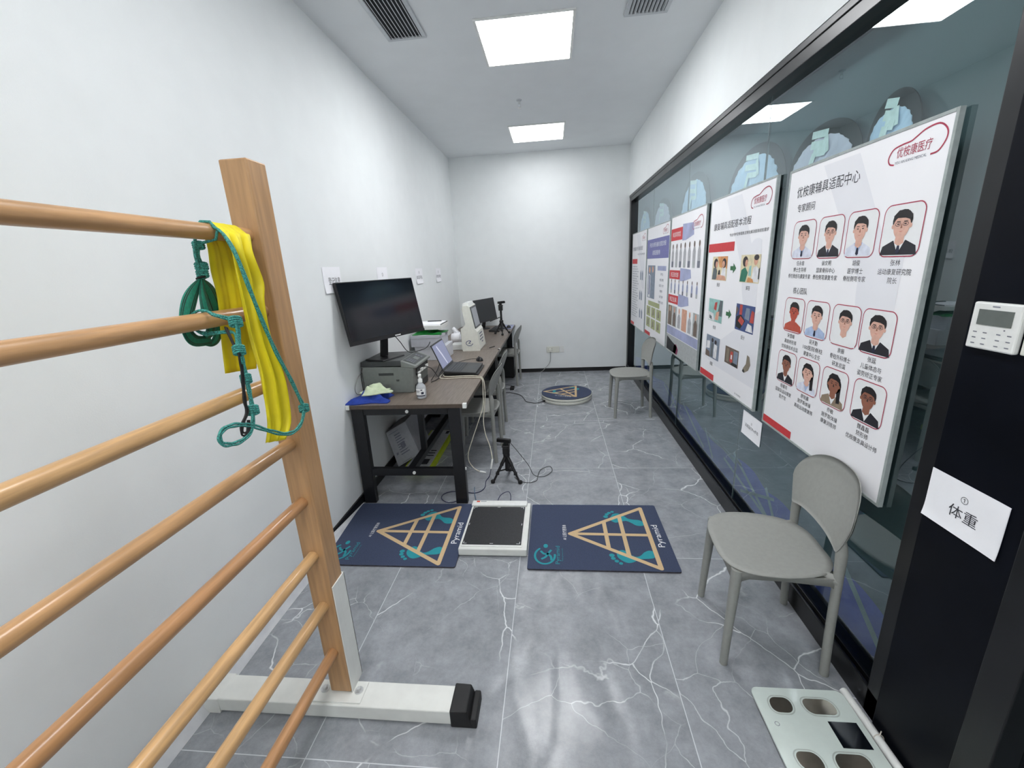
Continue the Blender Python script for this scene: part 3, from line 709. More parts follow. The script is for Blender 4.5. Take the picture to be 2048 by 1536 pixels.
def figure(parent, yl, z0, u, v0, h, body, legs):
    mb = MB(); P = sheet_plane(yl, z0, L1*2.0); Q = sheet_plane(yl, z0, L1*2.4); w = h*.16
    mb.poly([P(u-w, v0+h*.25), P(u+w, v0+h*.25), P(u+w*1.05, v0+h*.6), P(u+w*.5, v0+h*.76), P(u-w*.5, v0+h*.76), P(u-w*1.05, v0+h*.6)], 0)
    mb.poly([P(u-w*.95, v0), P(u+w*.95, v0), P(u+w, v0+h*.25), P(u-w, v0+h*.25)], 1)
    ell(mb, Q, u, v0+h*.87, w*.55, h*.12, 2, 14)
    build('figure_print', mb, [body, legs, PH[10]], parent)
for k in range(7):
    figure(t3, B3Y, B3Z, .085+k*.118, .760, .20, M_fig, M_greypr if k % 2 else M_ink2)
    figure(t3, B3Y, B3Z, .085+k*.118, .535, .125, M_figb, M_ink2 if k % 2 else M_greypr)
mb = MB(); P = sheet_plane(B3Y, B3Z, L1*1.2); Q = sheet_plane(B3Y, B3Z, L1*1.8)
for k in range(6):
    u = .02+k*.145; rect(mb, P, u, .245, u+.135, .425, (0, 1, 2, 3, 2, 1)[k])
    mb.poly([Q(u+.03, .25), Q(u+.105, .25), Q(u+.11, .34), Q(u+.085, .37), Q(u+.05, .37), Q(u+.025, .34)], (4, 4, 5, 6, 5, 4)[k]); ell(mb, Q, u+.067, .395, .02, .025, 6, 12)
rect(mb, P, .01, .16, W3-.01, .235, 7); rect(mb, P, .01, .008, W3-.01, .155, 1)
mb.poly([Q(.02, .012), Q(.33, .012), Q(.36, .085), Q(.2, .105), Q(.03, .135)], 8); mb.poly([Q(.25, .012), Q(.37, .012), Q(.40, .06), Q(.34, .10), Q(.27, .09)], 9)
build('photo_strip', mb, [PH[13], M_greypr, M_whiteprint, PH[3], PH[10], M_fig, PH[3], M_lav, PH[12], pm('magenta print', (128, 28, 74), .5)], t3)

# fourth board: violet banner and olive squares
B4Y, B4Z = 5.135, .750; W4 = 5.135-4.190
t4 = board(5.135, 4.190, .750, 1.172, 'poster board with a violet banner and six olive squares')
M_violet = pm('violet print', (112, 112, 172), .5); M_olive = pm('olive print', (176, 182, 132), .5, var=.08)
mb = MB(); sheet(mb, 5.135, 4.190, .750, 1.172); build('printed_sheet', mb, [M_board], t4)
pl = sheet_plane(B4Y, B4Z, L1*1.2); p2 = sheet_plane(B4Y, B4Z, L1*1.9)
bar_part(t4, pl, .007, .845, W4-.02, 1.045, M_violet, 'banner')
text_part(t4, 'banner_text', M_whiteprint, T_('评估与矫形器的适配流程', p2, .47, .985, .046, 0, width=.70)); text_part(t4, 'banner_text', M_whiteprint, T_('适配服务', p2, .43, .905, .046, 0, width=.34))
bar_part(t4, pl, .52, .725, .86, .770, M_lav)
text_part(t4, 'list_text', M_ink2, *[T_(('评估', '检测', '设计', '制作', '试穿', '随访')[k], pl, .70, .69-k*.055, .026, 0, width=.10+.05*(k % 3)) for k in range(6)])
bar_part(t4, pl, .14, .345, .66, .395, M_olive)
bar_part(t4, pl, .007, .007, .28, .045)
logo_part(t4, p2, .79, 1.105, 1.0)
for r in range(2):
    for c in range(3):
        mb = MB(); u = .07+c*.235; v = .225-r*.125
        rect(mb, pl, u, v, u+.195, v+.108, 0); mb.poly([p2(u+.06, v+.02), p2(u+.13, v+.03), p2(u+.12, v+.085), p2(u+.08, v+.09)], 1)
        build('photo_print', mb, [M_olive, PH[13]], t4)
photo(t4, B4Y, B4Z, .07, .425, .42, .775, 11, [([(.1, .02), (.4, .02), (.42, .7), (.12, .75)], 5), ([(.5, .02), (.85, .02), (.9, .75), (.5, .8)], 11), (('e', .27, .86, .1, .1), 3), (('e', .7, .88, .1, .1), 3), ([(.2, .1), (.32, .1), (.34, .7), (.22, .7)], 8)])

# fifth board: a page of small text
B5Y, B5Z = 6.062, .742; W5 = 6.062-5.178
t5 = board(6.062, 5.178, .742, 1.180, 'farthest poster board, a page of small text beside the back wall')
mb = MB(); sheet(mb, 6.062, 5.178, .742, 1.180); pl = sheet_plane(B5Y, B5Z, L1*.6); bg_swirl(mb, pl, W5, 1.18); build('printed_sheet', mb, [M_board, M_boardgrey], t5)
pl = sheet_plane(B5Y, B5Z, L1*1.4)
text_part(t5, 'heading_text', M_ink2, T_('优桉康 矫形器适配', pl, .36, .985, .048, 0, width=.62)); text_part(t5, 'heading_text', M_ink2, T_('专业守护足脊健康', pl, .58, .915, .022, 0, width=.42))
bar_part(t5, pl, .02, .80, .36, .86); logo_part(t5, pl, .72, 1.10, 1.0)
lines = ['矫形器的作用', '稳定和支撑关节', '固定和保护肢体', '预防矫正畸形', '减轻承重', '改进功能', '适配流程']
text_part(t5, 'body_text', M_ink2, *[T_(lines[k % 7], pl, .06, .765-k*.030, .016, 0, align='l', width=.30+.14*((k*37) % 5)/5) for k in range(22)])
for u, v in ((.60, .66), (.70, .66), (.58, .42), (.68, .42), (.60, .20), (.72, .20)):
    build('figure_print', MB().poly([pl(u-.03, v-.05), pl(u+.03, v-.05), pl(u+.035, v+.03), pl(u, v+.07), pl(u-.035, v+.03)]), PH[11], t5)
bar_part(t5, pl, .007, .007, .24, .045)

# ------------------------------------------------------------------ wall notes, thermostat, socket
def note(name, plane, w, h, label, lines, curl=0.01, skew=0.0, group=None):
    """paper note; plane(u, v, out) with u, v from the lower left corner"""
    o = plane(w/2, 0, 0); mb = MB(); n = 10
    def P(u, v, k=0.0):
        a = u/w; b = v/h
        out = 0.0025+curl*max(0, (0.35-b))**2*6*(1-0.5*a)+curl*0.5*max(0, a-.8)**2*8
        return plane(u+skew*(b-.5)*-1, v+skew*(a-.5)*.3, out+k)
    mb.grid([[P(w*j/n, h*i/n) for j in range(n+1)] for i in range(n+1)], 0)
    mb.grid([[P(w*j/n, h*i/n, -0.0012) for j in range(n, -1, -1)] for i in range(n+1)], 0)
    t = tag(bpy.data.objects.new(name, None), label, 'paper note', group); COL.objects.link(t); t.location = o
    build('paper_sheet', mb, M_paper, t)
    mb = MB()
    for s, u, v, size, wd in lines: put_text(mb, s, lambda a, b: P(a, b, 0.0006), u*w, v*h, size, 0, width=wd)
    build('printed_text', mb, M_ink, t)
    return t
def onpanel(y, z, X): return lambda u, v, out: Vector((X-out, y-u, z+v))
def onleft(y, z): return lambda u, v, out: Vector((XL+out, y+u, z+v))
def circled(s): return s
note('paper_note', onpanel(1.196, .832, FX-.004), .214, .148, 'white paper note reading weight in two characters on the black panel', [('①', .5, .70, .020, None), ('体重', .52, .42, .036, .080)], curl=.006)
note('paper_note', onpanel(2.500, .556, XG), .232, .142, 'white paper note on the glass below the portrait board', [('②', .5, .64, .014, None), ('足底压力Pro步态', .52, .46, .020, .165)], curl=.004)
note('paper_note', onleft(2.548, 1.482), .220, .160, 'white paper note curling off the left wall beside the large monitor', [('登记信息', .60, .46, .046, .150)], curl=.010)
note('paper_note', onleft(3.381, 1.480), .215, .155, 'white paper note peeping over the top edge of the large monitor', [('③', .5, .62, .030, None), ('足部3D扫描', .5, .28, .030, .17)], curl=.006)
note('paper_note', onleft(4.372, 1.462), .225, .155, 'white paper note with a grey line on the left wall, third from the camera', [('④', .5, .74, .03, None), ('体态评估', .5, .42, .038, .19)], curl=.012)
note('paper_note', onleft(5.155, 1.452), .215, .158, 'white paper note with a grey line on the left wall, nearest the back corner', [('⑤', .5, .74, .03, None), ('步态评估', .5, .42, .038, .19)], curl=.012)

TX = FX-.004
t = thing('thermostat', (TX, 1.117, 1.333), 'white wall thermostat with a grey display on the black panel', 'thermostat')
mb = MB().box((TX-.016, 1.059, 1.333), (TX-.0005, 1.176, 1.447)); build('case', mb, M_white_pl, t, bevel=.004)
mb = MB().box((TX-.0175, 1.075, 1.393), (TX-.0162, 1.158, 1.430)); build('display', mb, M_lcd, t)
mb = MB(); pl = lambda u, v: (TX-.0166, 1.176-u, 1.333+v)
for r in range(3):
    for c in range(4): rect(mb, pl, .014+c*.025+(.008 if c > 1 else 0), .012+r*.014, .024+c*.025+(.008 if c > 1 else 0), .0145+r*.014, 0)
rect(mb, pl, .048, .1035, .066, .1065, 0); rect(mb, pl, .086, .051, .090, .054, 0)
build('button_print', mb, M_ink2, t)
t = thing('light_switch', (TX, 1.005, 1.333), 'white switch plate beside the thermostat, cut by the right edge', 'switch')
build('plate', MB().box((TX-.010, .966, 1.335), (TX-.0005, 1.050, 1.440)), M_offwhite, t, bevel=.003)
build('rocker', MB().box((TX-.014, .982, 1.350), (TX-.0102, 1.034, 1.425)), M_white_pl, t, bevel=.002)

t = thing('wall_socket', (0.015, YB, .295), 'white double wall socket low on the back wall', 'socket')
build('plate', MB().box((-.117, YB-.009, .298), (.075, YB-.0005, .392)), M_offwhite, t, bevel=.003)
build('blank_plate', MB().box((.079, YB-.009, .298), (.147, YB-.0005, .392)), M_white_pl, t, bevel=.003)
mb = MB()
for x in (-.085, -.035): 
    for dz in (.012, -.012): mb.box((x-.003, YB-.0098, .348+dz-.004), (x+.003, YB-.0088, .348+dz+.004))
build('pin_slots', mb, M_ink, t)
t = thing('power_plug', (-.062, YB-.012, .325), 'white plug in the wall socket with its lead falling to the floor', 'plug')
build('plug_body', MB().prism([(-.078, YB-.010, .318), (-.046, YB-.010, .318), (-.048, YB-.010, .352), (-.062, YB-.010, .360), (-.076, YB-.010, .352)], (0, -.035, 0)), M_offwhite, t, bevel=.003)
pts = [(-.062, YB-.03, .325), (-.062, YB-.032, .26), (-.064, YB-.03, .19), (-.085, YB-.03, .13), (-.145, YB-.032, .065), (-.20, YB-.035, .012), (-.27, YB-.05, .006), (-.40, YB-.06, .005), (-.62, YB-.05, .005)]
build('lead', MB().tube(smooth_path(pts), .004, n=8), M_cable_g, t)

# ------------------------------------------------------------------ chairs
def make_chair():
    """grey moulded chair; faces +x, origin on the floor under the seat"""
    t = thing('stacking_chair', (0, 0, 0), '', 'chair', 'grey stacking chairs')
    # seat shell
    mb = MB(); nr, na = 9, 48
    def outline(a):
        c, s = math.cos(a), math.sin(a); e = 0.62
        x = 0.205*abs(c)**e*(1 if c > 0 else -1); y = abs(s)**e*(1 if s > 0 else -1)
        hw = 0.212 if x > 0 else 0.212-0.030*(-x/0.205)
        return x, y*hw
    top = []; bot = []
    for i in range(nr+1):
        r = i/nr; rt = []; rb = []
        for k in range(na):
            x, y = outline(2*math.pi*k/na); x *= max(r, .001); y *= max(r, .001)
            z = 0.452-0.016*(1-r*r)-0.010*max(0, x/0.205)**3*r + (0.004 if r > .97 else 0)*0
            z -= 0.010*max(0, -x/.205)*(1-abs(y)/.22)
            rt.append((x, y, z)); rb.append((x*0.985, y*0.985, z-(0.016 if r < 1 else 0.008)))
        top.append(rt); bot.append(rb)
    edge = [(x*1.004, y*1.004, z-.004) for x, y, z in top[-1]]
    mb.grid(top+[edge]+list(reversed(bot)), 0, closed_u=True)
    build('seat', mb, M_chair, t, local=True, merge=True)
    # backrest shell: wide oval, hollow towards the sitter, tips running down into the posts
    mb = MB(); nu, nv = 32, 12
    def bx(y, z): return -0.156-0.12*(z-.55)-0.058*(1-(y/.215)**2)*max(.12, min(1, (z-.53)/.22))
    def bprof(u):
        y = 0.213*math.sin(u*math.pi/2); q = abs(y)/.213
        zt = 0.655+0.150*max(0, 1-q**2.9)**0.46
        if q < 0.80: zb = 0.556+0.010*(1-(q/.80)**2)-0.014*(q/.80)**4
        else: zb = 0.542+(0.655-0.542)*((q-.80)/.20)**1.6
        return y, min(zb, zt), zt
    front = []; back = []
    for j in range(nv+1):
        rf = []; rb = []
        for i in range(nu+1):
            y, zb, zt = bprof(-1+2*i/nu); z = zb+(zt-zb)*j/nv; e = 1.0 if 0 < j < nv and 0 < i < nu else 0.35
            rf.append((bx(y, z)+.006*e, y, z)); rb.append((bx(y, z)-.006*e, y, z))
        front.append(rf); back.append(rb)
    mb.grid(front, 0); mb.grid([list(reversed(r)) for r in back], 0)
    mb.grid([front[0], back[0]], 0); mb.grid([back[-1], front[-1]], 0)
    mb.grid([[r[0] for r in back], [r[0] for r in front]], 0); mb.grid([[r[-1] for r in front], [r[-1] for r in back]], 0)
    build('backrest', mb, M_chair, t, local=True, merge=True)
    for s in (-1, 1):
        p = smooth_path([(0.178, s*.184, 0.0), (0.172, s*.178, .15), (0.165, s*.172, .30), (0.158, s*.166, .438)], 4)
        build('leg', MB().tube(p, [0.0150+0.0065*(i/(len(p)-1))**1.5 for i in range(len(p))], n=14), M_chair, t, local=True)
        p = smooth_path([(-0.186, s*.182, 0.0), (-0.180, s*.180, .2), (-0.178, s*.178, .40), (-0.176, s*.177, .50), (-0.176, s*.173, .55), (-0.176, s*.170, .590)], 4)
        n = len(p); build('leg', MB().tube(p, [0.0160+0.003*math.exp(-((i/(n-1)-.72)/.18)**2)-.006*max(0, (i/(n-1)-.82)/.18) for i in range(n)], n=14), M_chair, t, local=True)
    mb = MB()
    for s in (-1, 1):
        mb.grid([[(x, s*y, z) for z, y in ((.440, yy), (.405+dz, yy), (.405+dz, yy-.012), (.440, yy-.012), (.440, yy))] for x, yy, dz in ((-.18, .186, -.015), (-.15, .187, .002), (0, .186, .008), (.12, .184, .004), (.165, .182, -.018))], 0)
        mb.tube([(-.178, s*.177, .425), (-.150, s*.165, .436), (-.10, s*.150, .438)], [.019, .016, .008], n=10)
    mb.grid([[(x, y, z) for z, x in ((.436, xx), (.404+dz, xx), (.404+dz, xx-.012), (.436, xx-.012), (.436, xx))] for y, xx, dz in ((-.175, .174, -.018), (-.12, .182, .004), (0, .184, .008), (.12, .182, .004), (.175, .174, -.018))], 0)
    mb.grid([[(x, y, z) for z, x in ((.430, xx), (.404, xx), (.404, xx-.012), (.430, xx-.012), (.430, xx))] for y, xx in ((-.17, -.172), (0, -.178), (.17, -.172))], 0)
    build('seat_frame', mb, M_chair, t, local=True)
    return t
chair0 = make_chair()
spots = [(.846, 1.577, math.pi-.087, 'grey stacking chair nearest the camera, in front of the portrait board'),
         (.792, 4.440, math.pi+.03, 'grey stacking chair against the glass beyond the round turntable'),
         (-.690, 3.410, math.pi-.02, 'grey stacking chair at the desk beside the laptop, nearest of the three there'),
         (-.705, 4.010, math.pi+.03, 'grey stacking chair pushed under the desk right behind the one beside the laptop'),
         (-.690, 5.775, math.pi-.05, 'grey stacking chair at the far end of the desk by the back wall')]
for i, (x, y, rz, lab) in enumerate(spots):
    c = chair0 if i == 0 else copy_tree(chair0)
    c.location = (x, y, 0); c.rotation_euler = (0, 0, rz); c['label'] = lab

# ------------------------------------------------------------------ wall-bar frame
LX = -.829
t = thing('wall_bars', (LX, 1.19, 0), 'wooden exercise wall bars with eight round rungs on a white steel foot', 'wall bars')
M_woods = [M_wood, pm('paler beech wood', (204, 162, 112), 0.34, var=0.10, scale=9, stretch=(9, .7, 9), bump=.04, bscale=60, coat=.25), pm('redder beech wood', (182, 134, 90), 0.34, var=0.10, scale=9, stretch=(9, .7, 9), bump=.04, bscale=60, coat=.25)]
for y0 in (1.150, -.60):
    build('post', MB().box((LX-.0395, y0, .0775), (LX+.0395, y0+.080, 1.897)), M_woodpost, t, bevel=.004)
for k in range(8):
    z = .263+.2061*k; n = 14
    p = [(LX, -.53, z), (LX, 1.158, z)]
    build('rung', MB().tube([(LX, -.53+1.69*i/8, z) for i in range(9)], .0195, n=20), M_woods[(2, 1, 1, 2, 0, 1, 0, 0)[k]], t)
for y0 in (1.105, -.645):
    build('foot_beam', MB().box((-1.345, y0, .006), (-.385, y0+.100, .066)), M_whitesteel, t, bevel=.004)
    mb = MB().hexa([(-.402, y0-.006, 0), (-.318, y0-.006, 0), (-.318, y0+.106, 0), (-.402, y0+.106, 0)], [(-.402, y0-.006, .074), (-.340, y0-.004, .074), (-.340, y0+.104, .074), (-.402, y0+.106, .074)])
    mb.box((-.330, y0-.006, 0), (-.306, y0+.106, .044)); build('rubber_cap', mb, M_rubber, t, bevel=.005)
    mb = MB().hexa([(-1.362, y0-.006, 0), (-1.30, y0-.006, 0), (-1.30, y0+.106, 0), (-1.362, y0+.106, 0)], [(-1.362, y0-.004, .0665), (-1.30, y0-.004, .0665), (-1.30, y0+.104, .0665), (-1.362, y0+.104, .0665)])
    build('end_cap', mb, M_whitesteel, t, bevel=.003)
    yb = y0+.045
    mb = MB().box((LX-.098, yb-.035, .066), (LX+.088, yb+.048, .071)); build('base_plate', mb, M_whitesteel, t, bevel=.001)
    mb = MB().box((LX+.0400, yb+.004, .071), (LX+.0445, yb+.040, .545)); mb.box((LX-.02, yb+.081, .071), (LX+.0445, yb+.0855, .545)); mb.box((LX+.0400, yb+.040, .071), (LX+.0445, yb+.0855, .545))
    build('bracket', mb, M_whitesteel, t, bevel=.001)
    for bxx in (LX-.070, LX+.064):
        mb = MB().lathe([(.016, .071), (.016, .0735)], (bxx, yb+.012, 0), 20); mb.lathe([(.010, .0735), (.010, .082), (.008, .0845)], (bxx, yb+.012, 0), 6, smooth=False)
        build('bolt', mb, M_steel, t)

# yellow elastic band thrown over the top rung
front = [(531, 886, 566, 880, -.772), (531, 847, 578, 847, -.770), (521, 788, 576, 804, -.769), (514, 741, 565, 749, -.768), (496, 675, 543, 690, -.769), (482, 612, 527, 609, -.771), (465, 540, 528, 573, -.772), (455, 490, 508, 519, -.774), (444, 470, 498, 476, -.786)]
rows = []
for xl_, yl_, xr_, yr_, X in front: rows.append((onx(xl_, yl_, X), onx(xr_, yr_, X)))
rows.append((onx(436, 456, -.806), onx(486, 463, -.806)))
yl, yr = rows[-1][0].y, rows[-1][1].y
for dx, dz in ((-.822, 1.7275), (-.836, 1.7285), (-.850, 1.722)): rows.append((Vector((dx, yl-.004, dz)), Vector((dx, yr-.004, dz-.002))))
for xl_, yl_, xr_, yr_, X in ((416, 487, 470, 500, -.858), (424, 542, 490, 560, -.862), (437, 597, 500, 640, -.864), (444, 680, 510, 690, -.866), (451, 747, 512, 737, -.868)): rows.append((onx(xl_, yl_, X), onx(xr_, yr_, X)))
dl = smooth_path([r[0] for r in rows], 4); dr = smooth_path([r[1] for r in rows], 4); g = []
for i, (a, b) in enumerate(zip(dl, dr)):
    row = []; t_ = i/(len(dl)-1)
    for j in range(29):
        s = j/28; p = a.lerp(b, s)
        amp = .0130 if t_ < .50 else (.002 if t_ < .75 else .004)
        wv = math.sin(s*15+1.3*math.sin(t_*6))*.6+math.sin(s*29+t_*6)*.35
        row.append(p+Vector((amp*wv, 0, amp*.25*wv if t_ < .5 else 0)))
    g.append(row)
o = build('resistance_band', MB().grid(g), M_yellow, at=tuple(Vector((-.80, 1.0, 1.70))), solid=.0012)
tag(o, 'bright yellow elastic band draped over the top rung of the wall bars', 'exercise band')

# green webbing loops hanging from the top rung
XW = -.866
cen = onx(404, 600, XW)
t = thing('strap_loops', tuple(cen), 'green webbing loop handles hanging on a knotted cord from the top rung', 'exercise strap')
def ribbon(parent, outer, inner, bow, name='webbing'):
    mb = MB(); A = smooth_path([(x, y, 0) for x, y in outer], 5); B = smooth_path([(x, y, 0) for x, y in inner], 5); n = len(A); rows = []
    edges = (0, .10, .16, .22, .28, .72, .78, .84, .90, 1)
    for i in range(n):
        rows.append([onx(A[i].x+(B[i].x-A[i].x)*e, A[i].y+(B[i].y-A[i].y)*e, XW+bow*math.sin(math.pi*i/(n-1))+.004*math.sin(math.pi*e)) for e in edges])
    C = len(edges); vs = [p for r in rows for p in r]
    for j in range(C-1):
        mb.add(vs, [(i*C+j, i*C+j+1, (i+1)*C+j+1, (i+1)*C+j) for i in range(n-1)], 1 if j in (1, 3, 5, 7) else 0, True)
    return build(name, mb, [M_teal_web, M_blackcord], parent, solid=.0015, merge=True)
ribbon(t, [(399, 556), (378, 573), (364, 596), (358, 630), (362, 660), (374, 684), (392, 693), (424, 689)], [(402, 557), (397, 588), (390, 618), (384, 640), (383, 655), (390, 667), (400, 672), (420, 670)], .016)
ribbon(t, [(404, 556), (424, 570), (438, 594), (446, 628), (446, 660), (438, 684), (424, 693), (408, 690)], [(402, 557), (408, 590), (417, 618), (424, 640), (430, 655), (426, 672), (420, 682), (410, 686)], -.010)
ribbon(t, [(404, 557), (412, 585), (423, 618), (431, 640), (428, 668), (414, 680)], [(401, 557), (398, 590), (402, 622), (408, 645), (412, 660), (404, 668)], .022)
mb = MB(); K = lambda x, y, X=XW: onx(x, y, X)
mb.tube(smooth_path([K(389, 488), K(391, 510), K(396, 530), K(398, 548), K(402, 558)]), .0042, n=8); mb.tube(smooth_path([K(397, 488), K(396, 510), K(403, 530), K(405, 548), K(404, 558)]), .0042, n=8)
mb.tube([K(390, 487), Vector((-.857, K(390, 487).y, 1.712)), Vector((-.838, K(390, 487).y, 1.729)), Vector((-.815, K(390, 487).y, 1.727)), Vector((-.803, K(390, 487).y+.004, 1.708)), Vector((-.815, K(390, 487).y+.008, 1.688)), K(397, 488)], .0036, n=8)
build('cord', mb, M_teal_cord, t)
for (x, y, r) in ((394, 491, .009), (400, 533, .010), (402, 548, .009)):
    c = K(x, y); mb = MB()
    for k in range(3): mb.tube([c+Vector((.004+r*.7*math.cos(a), r*math.cos(a), -.005+.005*k+r*.35*math.sin(a))) for a in [2*math.pi*i/14 for i in range(14)]], .0036, n=7, closed=True)
    build('knot', mb, M_teal_cord, t)
c = K(403, 556); build('binding', MB().tube([c+Vector((.008*math.sin(a), .012*math.cos(a), .003*math.sin(a))) for a in [2*math.pi*i/12 for i in range(12)]], .0028, n=6, closed=True), M_blackcord, t)

# long knotted cord over the first two rungs
XC = -.752
c0 = onx(520, 640, XC)
t = thing('knotted_cord', tuple(c0), 'long turquoise knotted cord looped over two rungs in front of the yellow band', 'exercise cord')
K = lambda x, y, X=XC: onx(x, y, X)
def strands(pts, name, m, r=.0032, gap=.0036, n=2):
    P = smooth_path(pts, 8); mb = MB()
    for k in range(n):
        q = []
        for i, p in enumerate(P):
            tg = (P[min(i+1, len(P)-1)]-P[max(i-1, 0)]).normalized(); nn = Vector((0, -tg.z, tg.y))
            q.append(p+nn*gap*(k-(n-1)/2)*2*(.8+.2*math.sin(i*.7)))
        mb.tube(q, r, n=8)
    return build(name, mb, m, t)
strands([K(402, 455, -.846), K(412, 452, -.830), K(430, 456, -.806), K(448, 470, -.778), K(472, 510, -.758), K(500, 580, -.750), K(528, 650), K(553, 706), K(582, 760), K(600, 798), K(608, 812)], 'cord', M_teal_cord)
strands([K(608, 822), K(603, 845), K(590, 862), K(570, 868), K(540, 862), K(510, 853), K(495, 850), K(470, 850), K(448, 858), K(439, 874), K(446, 888), K(466, 888), K(486, 880), K(502, 862), K(506, 840), K(505, 824)], 'cord', M_teal_cord, r=.0030)
strands([K(505, 816), K(500, 790), K(494, 762), K(488, 735), K(483, 712), K(479, 690), K(476, 660), K(472, 645)], 'cord', M_teal_cord)
zc2 = .263+.2061*6
yk = K(466, 632).y
strands([K(470, 640, -.775), Vector((-.796, yk, zc2+.012)), Vector((-.812, yk-.004, zc2+.0225)), Vector((-.832, yk-.006, zc2+.0245)), Vector((-.852, yk-.006, zc2+.012)), Vector((-.856, yk-.004, zc2-.012)), Vector((-.835, yk, zc2-.030)), K(466, 665, -.80), K(474, 695, -.762)], 'cord', M_teal_cord, r=.0027)
strands([K(452, 655, -.79), K(468, 690, -.762), K(478, 705), K(484, 740), K(487, 775), K(490, 805), K(494, 825), K(484, 852), K(486, 868), K(496, 862), K(497, 840)], 'black_cord', M_blackcord, r=.0024)
for x, y, r in ((608, 816, .011), (505, 820, .011), (471, 643, .011), (478, 700, .010), (492, 757, .009)):
    c = K(x, y); mb = MB()
    for k in range(4): mb.tube([c+Vector((r*.7*math.cos(a), r*math.cos(a+.4), -.008+.005*k+r*.45*math.sin(a))) for a in [2*math.pi*i/14 for i in range(14)]], .0032, n=7, closed=True)
    build('knot', mb, M_teal_cord, t)

# ------------------------------------------------------------------ desks
def desk(y0, y1, label):
    x0, x1, zt = -1.398, -.580, .745
    t = thing('workbench_desk', ((x0+x1)/2, (y0+y1)/2, 0), label, 'desk', 'desks along the left wall')
    mb = MB().box((x0, y0, zt-.024), (x1, y1, zt)); build('desktop', mb, M_desk, t, bevel=.0015)
    mb = MB().box((x0, y0-.001, zt-.0265), (x1+.001, y0+.002, zt-.001)); mb.box((x1-.001, y0, zt-.0265), (x1+.0015, y1, zt-.001)); build('edge_band', mb, M_lamedge, t)
    zu = zt-.0265
    for ya in (y0+.022, y1-.067):
        for xa, xb in ((x0+.018, x0+.103), (x1-.130, x1-.048)):
            build('leg', MB().box((xa, ya, 0), (xb, ya+.045, zu)), M_black_met, t, bevel=.003)
        build('top_rail', MB().box((x0+.103, ya+.004, zu-.052), (x1-.130, ya+.041, zu)), M_black_met, t, bevel=.002)
        build('cross_bar', MB().box((x0+.103, ya+.004, .215), (x1-.130, ya+.041, .268)), M_black_met, t, bevel=.002)
        for z in (zu-.028, .240):
            build('bolt', MB().tube([((x0+x1)/2, ya+.005, z), ((x0+x1)/2, ya-.003, z)], .011, n=14), M_white_pl, t)
        build('bolt', MB().tube([(x1-.049, ya+.02, .262), (x1-.043, ya+.02, .262)], .011, n=14), M_white_pl, t)
    ya, yb = y0+.063, y1-.063
    build('side_rail', MB().box((x1-.115, ya, zu-.045), (x1-.075, yb, zu)), M_black_met, t)
    build('side_rail', MB().box((x0+.03, ya, zu-.045), (x0+.07, yb, zu)), M_black_met, t)
    build('stretcher', MB().box((-1.045, ya, .220), (-.995, yb, .262)), M_black_met, t)
    build('centre_strut', MB().box((-1.04, y0+.36, .262), (-1.00, y0+.40, zu)), M_black_met, t)
    for xa in (x0-.002, x1-.024):
        mb = MB().box((xa, y0-.003, zt-.031), (xa+.027, y0+.022, zt+.002)); build('corner_guard', mb, M_white_pl, t, bevel=.003)
    return t
desk(2.560, 4.425, 'brown topped desk with black steel legs, nearest the camera, under the printer')
desk(4.432, 6.315, 'second brown topped desk with black steel legs, reaching the back wall')
ZD = .745

# printer
x0, x1, y0, y1 = -1.385, -.985, 2.835, 3.195
t = thing('printer', ((x0+x1)/2, (y0+y1)/2, ZD), 'grey multifunction printer carrying the large monitor', 'printer')
zt = .972
mb = MB().hexa([(x0+.005, y0+.004, ZD), (x1-.03, y0+.004, ZD), (x1-.03, y1, ZD), (x0+.005, y1, ZD)], [(x0, y0, .945), (x1-.012, y0, .935), (x1-.012, y1, .935), (x0, y1, .945)])
build('body', mb, M_grey_pr, t, bevel=.006)
mb = MB().hexa([(x0-.002, y0-.003, .945), (x1-.085, y0-.003, .945), (x1-.085, y1+.002, .945), (x0-.002, y1+.002, .945)], [(x0, y0, .980), (x1-.105, y0, .985), (x1-.105, y1, .985), (x0, y1, .980)])
build('scanner_lid', mb, M_dark_pr, t, bevel=.004)
mb = MB().hexa([(x1-.105, y0-.003, .936), (x1+.006, y0-.003, .926), (x1+.006, y1+.002, .926), (x1-.105, y1+.002, .936)], [(x1-.103, y0-.003, .984), (x1+.006, y0-.003, .942), (x1+.006, y1+.002, .942), (x1-.103, y1+.002, .984)])
build('control_panel', mb, M_grey_pr, t, bevel=.004)
sl = lambda u, v: (x1-.098+u*.098, y0+v, .9845-.0395*u)
def slq(a, b, c, d, off=.0012): return [(p[0], p[1], p[2]+off) for p in (sl(a, c), sl(b, c), sl(b, d), sl(a, d))]
mb = MB().poly(slq(.05, .92, .03, .33), 0); mb.poly(slq(.35, .72, .15, .215, .0016), 1)
for k in range(4):
    for j in range(3): mb.poly(slq(.22+k*.15, .30+k*.15, .05+j*.028, .065+j*.028, .0016), 2)
for k in range(3): mb.poly(slq(.22+k*.2, .34+k*.2, .25, .275, .0016), 2)
build('panel_print', mb, [M_dark_pr, M_lcd, M_ink2], t)
build('paper_slot', MB().box((x1-.0165, y0+.05, .862), (x1-.0125+.003, y1-.03, .918)), M_black_pl, t)
mb = MB()
for k in range(4): mb.prism([(x1-.022, y0+.07+k*.062, .868), (x1+.004, y0+.075+k*.062, .872), (x1+.004, y0+.11+k*.062, .874), (x1-.022, y0+.115+k*.062, .868)], (0, 0, .010+.012*(k % 2)))
build('output_guide', mb, M_white_pl, t)
build('paper_tray', MB().box((x1-.026, y0+.03, ZD+.006), (x1-.018, y1-.03, .800)), M_dark_pr, t, bevel=.002)
